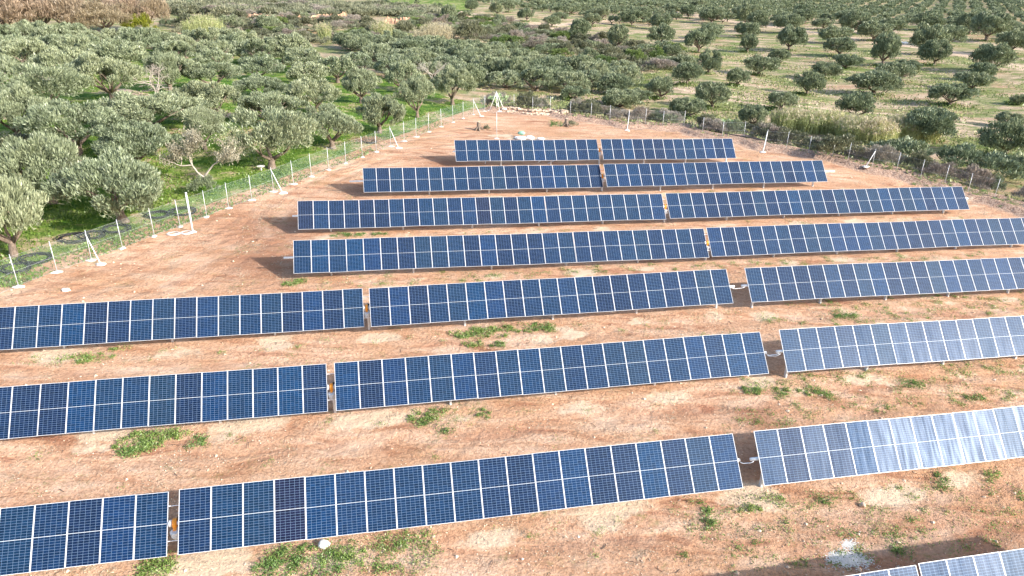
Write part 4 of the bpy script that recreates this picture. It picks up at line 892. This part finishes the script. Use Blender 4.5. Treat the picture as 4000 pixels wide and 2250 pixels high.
WD = [('I',1130,1060,620,.55,3600,'longest leafy green weed patch in the middle between the fifth and sixth rows'),('I',1530,1020,170,.5,1100,'dense weed clump at the right end of the longest patch'),('I',980,1150,170,.28,520,'small weed patch just below the longest one'),('I',1180,1150,110,.3,420,'small weed tuft below the middle of the longest patch'),
 ('H',1060,450,280,.75,2600,'big green weed patch below the third nearest row at left'),('H',1340,370,160,.45,900,'green weed tuft right beside the big patch at left'),('H',1480,440,110,.4,420,'thin weed patch right end below the third nearest row'),('H',960,520,110,.3,500,'pointed lower end of the big weed patch at left'),
 ('S',1680,1628,140,.65,1300,'round green weed patch under the middle table of the third nearest row'),('S',1760,1680,80,.2,200,'small green tuft right of the round weed patch'),('S',1890,1615,60,.5,260,'thin upright streak of weeds right of the round patch'),
 ('S',330,1400,190,.45,1200,'long green weed patch in the shade of the fifth row at left'),('S',480,1360,70,.25,250,'small weed tuft right of the long patch at left'),
 ('S',1380,918,230,.22,1300,'narrow grass strip under the left end of the third farthest row'),('S',1150,1108,80,.35,800,'green grass tuft left of the pale soil under the fourth farthest row'),
 ('H',1180,1390,190,.7,1500,'bright green weed patch at the bottom left edge below the panels'),('S',1180,2175,240,.5,1300,'weed patch beside the white stone at the bottom'),('S',1080,2225,140,.5,900,'leafy weed patch at the bottom edge left of the white stone'),('S',1350,2190,200,.4,700,'thin weed patch right of the white stone'),('S',1270,2240,130,.3,400,'weed tuft cut off by the bottom edge below the white stone'),
 ('G',510,60,140,.45,700,'bright round weed tuft below the gap of the third nearest row'),('G',740,50,140,.4,450,'yellowish weed tuft second right of the gap of the third nearest row'),('G',1010,60,190,.35,600,'flat weed patch third right of the gap of the third nearest row'),('G',1740,10,130,.3,350,'weed tuft under the glossy right table of the third nearest row'),('G',2180,110,200,.3,400,'weed patch near the right edge above the second nearest row'),
 ('E',1170,940,90,.35,350,'left of two round weed tufts between the fifth and sixth rows at right'),('E',1280,930,90,.35,350,'right of two round weed tufts between the fifth and sixth rows at right'),('G',200,970,70,.3,260,'small dark weed rosette, top one under the second nearest gap'),('G',215,1040,80,.35,320,'small dark weed rosette, lower one under the second nearest gap'),('G',545,930,110,.3,300,'weed tuft right of the pale soil under the second nearest gap'),('G',1050,870,170,.5,300,'loose weed patch below the second nearest row at right'),('G',1960,740,150,.5,380,'weed patch with sticks near the right edge'),('G',2300,690,200,.35,320,'weed patch by the right edge under the glossy table'),('G',1650,1290,120,.3,320,'dark weeds beside the white powder heap'),
 ('Q',620,510,420,1.2,1500,'grassy patch behind the right end of the third farthest row'),('Q',960,600,200,1.0,700,'grassy patch beside the right end of the third farthest row'),('Q',1310,710,260,1.0,800,'grassy patch by the fence at the right edge')]
for j, (c, X_, Y_, wx, wy, n, lab) in enumerate(WD):
    p, V, Fs = weeds(c, X_, Y_, wx, wy, int(n * .8), 40 + j, .11, .15); o = obj('weed_patch', npmesh('weed_patch', V, Fs, L_WEED), None, tuple(p)); tag(o, lab, 'weeds', 'green weed patches between the panel rows')
VV = []; FF = []; o_ = 0; rr = np.random.default_rng(77)
for k, (n, A0, s_, t_) in TB.items():
    A, d, tv, nn = tframe(k)
    for i in range(int(n * 1.1)):
        s = rr.uniform(0, n * PIT); off = rr.choice([rr.uniform(.6, 1.6), rr.uniform(1.0, 4.6)]); q_ = A + d * s + tv * PL / 2 + NN * off
        p, V, Fs = weeds('S', 0, 0, rr.uniform(.1, .5), rr.uniform(.1, .3), int(rr.uniform(8, 70)), int(rr.integers(1e6)), .08, .14, world=(q_[0], q_[1], gz(q_[0], q_[1])))
        VV.append(V + p); FF.append(Fs + o_); o_ += len(V)
for pg, cnt in ((wpoly([(2700,1960),(4050,1850),(4050,2120),(3300,2240),(2600,2240)]), 90), (wpoly([(2900,1480),(4050,1400),(4050,1560),(2900,1690)]), 110), (wpoly([(2300,1380),(2900,1290),(2900,1330),(2300,1420)]), 25), (wpoly([(3000,1180),(4050,1120),(4050,1220),(3000,1290)]), 70), (wpoly([(1000,2150),(1700,2080),(1700,2240),(1000,2260)]), 60), (wpoly([(1300,1080),(3900,980),(3900,1010),(1300,1120)]), 70)):
    mn, mx_ = pg.min(0), pg.max(0); X_ = rr.uniform(mn[0], mx_[0], cnt * 6); Y_ = rr.uniform(mn[1], mx_[1], cnt * 6); kk = inpoly(X_, Y_, pg); X_, Y_ = X_[kk][:cnt], Y_[kk][:cnt]
    for a, b_ in zip(X_, Y_):
        p, V, Fs = weeds('S', 0, 0, rr.uniform(.1, .6), rr.uniform(.1, .35), int(rr.uniform(15, 90)), int(rr.integers(1e6)), .10, .12, world=(a, b_, gz(a, b_))); VV.append(V + p); FF.append(Fs + o_); o_ += len(V)
# dry grey litter lying on the soil
P = siterand(700, rr); ci = rr.integers(0, len(P), 26000); X_ = P[ci, 0] + rr.normal(0, .35, len(ci)); Y_ = P[ci, 1] + rr.normal(0, .25, len(ci)); kk = inpoly(X_, Y_, SITE); X_, Y_ = X_[kk], Y_[kk]
V, Fs = leaves(np.stack([X_, Y_, Z(X_, Y_) + .02], 1), rr.normal(0, .6, (len(X_), 3)), len(X_), .16, .022, rr, -.1)
o = obj('dry_litter', npmesh('dry_litter', V, Fs, leaf_mat('dry_litter_stalks', (.22, .17, .12), (.62, .54, .42), .1, .1, 1))); o['kind'] = 'stuff'
o = obj('scattered_weeds', npmesh('scattered_weeds', np.concatenate(VV), np.concatenate(FF), L_WEED)); o['kind'] = 'stuff'
# grass blades in the left grove near part
rr = np.random.default_rng(12); n = 70000; px_ = rr.uniform(-50, 1850, n); py_ = rr.uniform(330, 1100, n)
v = FV[None] + RV[None] * ((px_ - 2000) / F)[:, None] + UV_[None] * ((1125 - py_) / F)[:, None]; t = (CAMZ - 1.0) / -v[:, 2]; X_ = v[:, 0] * t; Y_ = v[:, 1] * t
k = inpoly(X_, Y_, GREENP) & ~inpoly(X_, Y_, SITE) & (np.sin(X_ * .5 + 2 * np.sin(Y_ * .3)) + rr.normal(0, .5, n) > -.5); X_, Y_ = X_[k], Y_[k]
V, Fs = leaves(np.stack([X_, Y_, Z(X_, Y_) + .06], 1), rr.normal(0, .4, (len(X_), 3)), len(X_), .28, .10, rr, .8)
o = obj('grove_grass', npmesh('grove_grass', V, Fs, leaf_mat('grove_grass_blades', (.05, .12, .012), (.15, .26, .035), .2, .1, .4))); o['kind'] = 'stuff'

rr = np.random.default_rng(14); n = 90000; D_ = 70 + 190 * rr.random(n) ** 1.3; A_ = rr.uniform(-.05, .75, n); X_ = D_ * np.sin(A_); Y_ = D_ * np.cos(A_)
k = ~inpoly(X_, Y_, SITE) & ~inpoly(X_, Y_, GREENP) & (np.sin(X_ * .21 + 2 * np.sin(Y_ * .13)) + rr.normal(0, .7, n) > .1); X_, Y_ = X_[k], Y_[k]
V, Fs = leaves(np.stack([X_, Y_, Z(X_, Y_) + .10], 1), rr.normal(0, .4, (len(X_), 3)), len(X_), .5, .22, rr, .8)
o = obj('dry_grass_tufts', npmesh('dry_grass_tufts', V, Fs, leaf_mat('dry_grass_blades', (.11, .17, .04), (.36, .38, .17), .2, .1, .12))); o['kind'] = 'stuff'
# green undergrowth ring under the nearer olives of the right grove
VV = []; FF = []; o_ = 0
for o in list(bpy.data.objects):
    if o.name.startswith('olive_tree') and o.get('group') == 'olive trees in the right grove':
        c = o.location; W_ = o.scale[0] * 8; n = 260; r_ = np.abs(rr.normal(0, W_ * .22, n)); th = rr.uniform(0, 6.283, n); x2 = c.x + r_ * np.cos(th) - .8; y2 = c.y + r_ * np.sin(th) + .3
        V, Fs = leaves(np.stack([x2, y2, Z(x2, y2) + rr.uniform(.05, .45, n)], 1), rr.normal(0, .4, (n, 3)), n, .5, .25, rr, .6); VV.append(V); FF.append(Fs + o_); o_ += len(V)
o = obj('undergrowth', npmesh('undergrowth', np.concatenate(VV), np.concatenate(FF), L_GREEN)); o['kind'] = 'stuff'
# ------------------------------------------------------------------ stray objects
p, t = at('S', 1266, 2132); q = MB(); q.blob((0,0,.08), (.24,.19,.17), 3, .15, seg=9, ring=6); o = q.obj('boulder', M_WSTONE, None, False, tuple(p)); tag(o, 'white boulder lying below the second nearest row of panels', 'stone')
p, t = at('S', 3370, 1975); q = MB(); q.blob((0,0,.05), (.16,.12,.1), 5, .2); o = q.obj('stone', M_STONE, None, False, tuple(p)); tag(o, 'reddish stone on bare soil below the second nearest row at right', 'stone')
p, t = at('S', 258, 1136); q = MB(); q.blob((0,0,.06), (.28,.2,.12), 6, .2); o = q.obj('stone', M_WSTONE, None, False, tuple(p)); tag(o, 'pale flat stone on the bare soil at left above the panels', 'stone')
# white powder heap at bottom right: low mound of fine lumps
p, t = at('S', 3310, 2185); rr = np.random.default_rng(4); n = 2600; rad = np.abs(rr.normal(0, .42, n)); th = rr.uniform(0, 6.283, n); x_ = rad * 1.25 * np.cos(th); y_ = rad * .62 * np.sin(th)
far_ = rr.random(n) < .14; x_ = np.where(far_, x_ * .5 + .35, x_); y_ = np.where(far_, y_ + .75, y_); scl = rr.uniform(.012, .035, n) * (1.2 - np.clip(rad, 0, 1) * .5); zz = Z(p[0] + x_, p[1] + y_) - p[2] + .05 * np.exp(-(rad / .5)**2) * ~far_ + .005
V = oct_v[None] * np.array([1.6, 1.4, .6]) * (1 + rr.uniform(-.3, .3, (n, 6, 1))) * scl[:, None, None] + np.stack([x_, y_, zz], 1)[:, None]
o = obj('powder_heap', npmesh('powder_heap', V.reshape(-1, 3), (oct_f[None] + (np.arange(n) * 6)[:, None, None]).reshape(-1, 3), simple('white_powder', (.58, .56, .52), .95, 0, .2, 9)), None, tuple(p)); tag(o, 'spilled white powder and lumps on the soil at the bottom right', 'powder heap')
# sacks behind the farthest row
for c, X_, Y_, r_, m_, lab in (('P',690,492,(.62,.4,.22),M_SACK,'white sack under the green one behind the farthest row'),('P',697,468,(.42,.3,.22),M_GSACK,'green sack lying on top of the white sacks'),('P',775,490,(.5,.4,.25),M_SACK,'white sack, right of the pile with the green sack'),
    ('P',655,478,(.35,.3,.12),M_SACK,'small white sack left of the green sack'),('P',880,490,(.45,.25,.14),M_SACK,'torn white sack farthest right behind the farthest row')):
    p, t = at(c, X_, Y_ + 8); q = MB(); q.blob((0,0,r_[2]*.8 + (.3 if m_ is M_GSACK else 0)), r_, X_, .12, seg=12, ring=7); o = q.obj('sack', m_, None, True, tuple(p)); tag(o, lab, 'sack', 'sacks behind the farthest row')
# stumps
for c, X_, Y_, lab, sd_ in (('P',290,408,'left cut tree stump with roots on the bare soil',1),('P',1120,372,'right cut tree stump with splayed roots among green sprouts',2)):
    p, t = at(c, X_, Y_); rr = np.random.default_rng(sd_); root = empty('tree_stump', tuple(p)); q = MB(); q.tube([(0,0,-.1),(0,0,.2),(.04,0,.95)], [.36,.26,.22], 9); q.obj('trunk', M_BARK, root, True)
    q = MB(); q.tube([(.04,0,.951),(.042,0,.97)], .20, 9); q.obj('cut_face', simple('cut_wood', (.62,.47,.32), .8), root)
    for k in range(5): th = 1.256 * k + rr.uniform(-.3,.3); q = MB(); q.tube([(math.cos(th)*.15, math.sin(th)*.15, .35), (math.cos(th)*.42, math.sin(th)*.42, .12), (math.cos(th)*.8, math.sin(th)*.8, -.05)], [.12,.09,.03], 6); q.obj('root', M_BARK, root, True)
    tag(root, lab, 'tree stump', 'cut stumps behind the farthest row')
for c, X_, Y_, wx, wy, n, lab in (('P',1010,358,150,1.2,500,'green sprouts left of the right stump'),('P',1170,352,110,.9,700,'grey green sprouts right of the right stump'),('P',365,388,90,.8,350,'small sprouts right of the left stump'),('C',200,-300,1,1,5,'')):
    if not lab: continue
    p, V, Fs = weeds(c, X_, Y_, wx, wy, n, X_, .16, .4); o = obj('weed_patch', npmesh('weed_patch', V, Fs, L_SHRUB if 'grey' in lab or 'small' in lab else L_WEED), None, tuple(p)); tag(o, lab, 'weeds', 'sprouts beside the stumps')
# black drip hose coils along the left fence
for j, (c, X_, Y_, r_, lab) in enumerate((('D',560,645,1.15,'black hose coil between two left fence posts, largest'),('D',690,625,1.0,'black hose coil behind the braced left fence post'),('D',880,575,1.1,'black hose coil below the thick olive trunk'),('D',1190,470,1.0,'black hose coil right of the thick olive trunk'),('D',1380,445,1.15,'thin black hose coil by the tall white pole'),('D',270,800,1.1,'black hose coil behind the second visible left fence post'),('D',120,875,1.0,'black hose coil nearest the left picture edge'),('B',215,1075,.8,'black hose coil beside the reddish heap outside the fence'))):
    p, t = at(c, X_, Y_); rr = np.random.default_rng(j); q = MB(); pts = []
    for u in np.linspace(0, 5, 100): th = u * 6.283; a = r_ * (.82 + .1 * math.sin(u * 2.3 + j)); x_, y_ = a * math.cos(th) + .1 * math.sin(u * 3), a * math.sin(th) * .85; pts.append((x_, y_, gz(p[0]+x_, p[1]+y_) - p[2] + .05 + .03 * u + .03 * math.sin(th * 2)))
    q.tube(pts, .032, 6); o = q.obj('hose_coil', M_BLACK, None, True, tuple(p)); tag(o, lab, 'hose coil', 'black hose coils along the left fence')
for j, (X_, Y_, lab) in enumerate(((1310,608,'white hose coil, left of the two beside the tall pole'),(1412,600,'white hose coil, right one at the foot of the tall pole'))):
    p, t = at('D', X_, Y_); q = MB(); pts = []
    for u in np.linspace(0, 3, 60): th = u * 6.283; a = .50 * (1 - .12 * u); pts.append((a * math.cos(th), a * math.sin(th) * .8, .03 + .02 * u))
    q.tube(pts, .022, 6); o = q.obj('hose_coil', M_WHITE, None, True, tuple(p)); tag(o, lab, 'hose coil', 'white hose coils')
# black pipe along the right fence
pts = [at(c, X_, Y_)[0] + (0, 0, .10) for c, X_, Y_ in (('B',1630,820),('B',1720,825),('B',1830,845),('B',1900,858),('B',1990,860),('B',2150,868),('C',330,1015),('C',450,1035),('C',600,1060),('C',760,1085),('C',930,1120))]
q = MB(); p0 = pts[0]; q.tube([p - p0 for p in pts], .055, 8); o = q.obj('irrigation_pipe', M_BLACK, None, True, tuple(p0)); tag(o, 'long black pipe lying on the rubble along the right fence', 'pipe')
# bird bath like stand near the trunk, boards and heap
p, t = at('D', 1972, 128); root = empty('round_stand', tuple(p)); tag(root, 'small pale round stand on the grass by the olive trunk', 'stand'); q = MB(); q.tube([(0,0,0),(0,0,.35)], .07, 8); q.obj('leg', M_CONC, root); q = MB(); q.tube([(0,0,.35),(0,0,.43)], [.30,.36], 14); q.obj('top', M_CONC, root)
p, t = at('B', 215, 1065); rr = np.random.default_rng(2); V, Fs = leaves(np.stack([rr.normal(0,.9,900), rr.normal(0,.5,900), rr.uniform(0,.4,900)],1), rr.normal(0,.5,(900,3)), 900, .4, .03, rr, .1)
o = obj('brush_heap', npmesh('brush_heap', V, Fs, simple('red_brown_twigs', (.30,.17,.12), .9)), None, tuple(p)); tag(o, 'reddish brown twig heap outside the left fence', 'brush heap')
for c, X_, Y_, L_, a, lab in (('H',1050,-620,2.4,.5,'pale trench mark'),):
    pass
def plank(c, x1, y1, x2, y2, w_, lab, m_=M_CONC):
    a, b_ = at(c, x1, y1)[0], at(c, x2, y2)[0]; q = MB(); q.tube([(0,0,.03), tuple(b_ - a + (0,0,.03))], w_, 6); o = q.obj('pipe_offcut', m_, None, False, tuple(a)); tag(o, lab, 'pipe offcut', 'loose pieces on the soil')
plank('S', 2140, 640, 2176, 624, .04, 'grey bar leaning low under the farthest row at right of its middle', M_GALV)
plank('S', 1895, 641, 1898, 628, .04, 'short pale rod on the soil under the farthest row')
plank('S', 2102, 636, 2112, 628, .05, 'short white pipe piece under the farthest row')
print('objects', len(bpy.data.objects), 'olives', sum(1 for o in bpy.data.objects if o.name.startswith('olive_tree')), 'rest', len(rest))
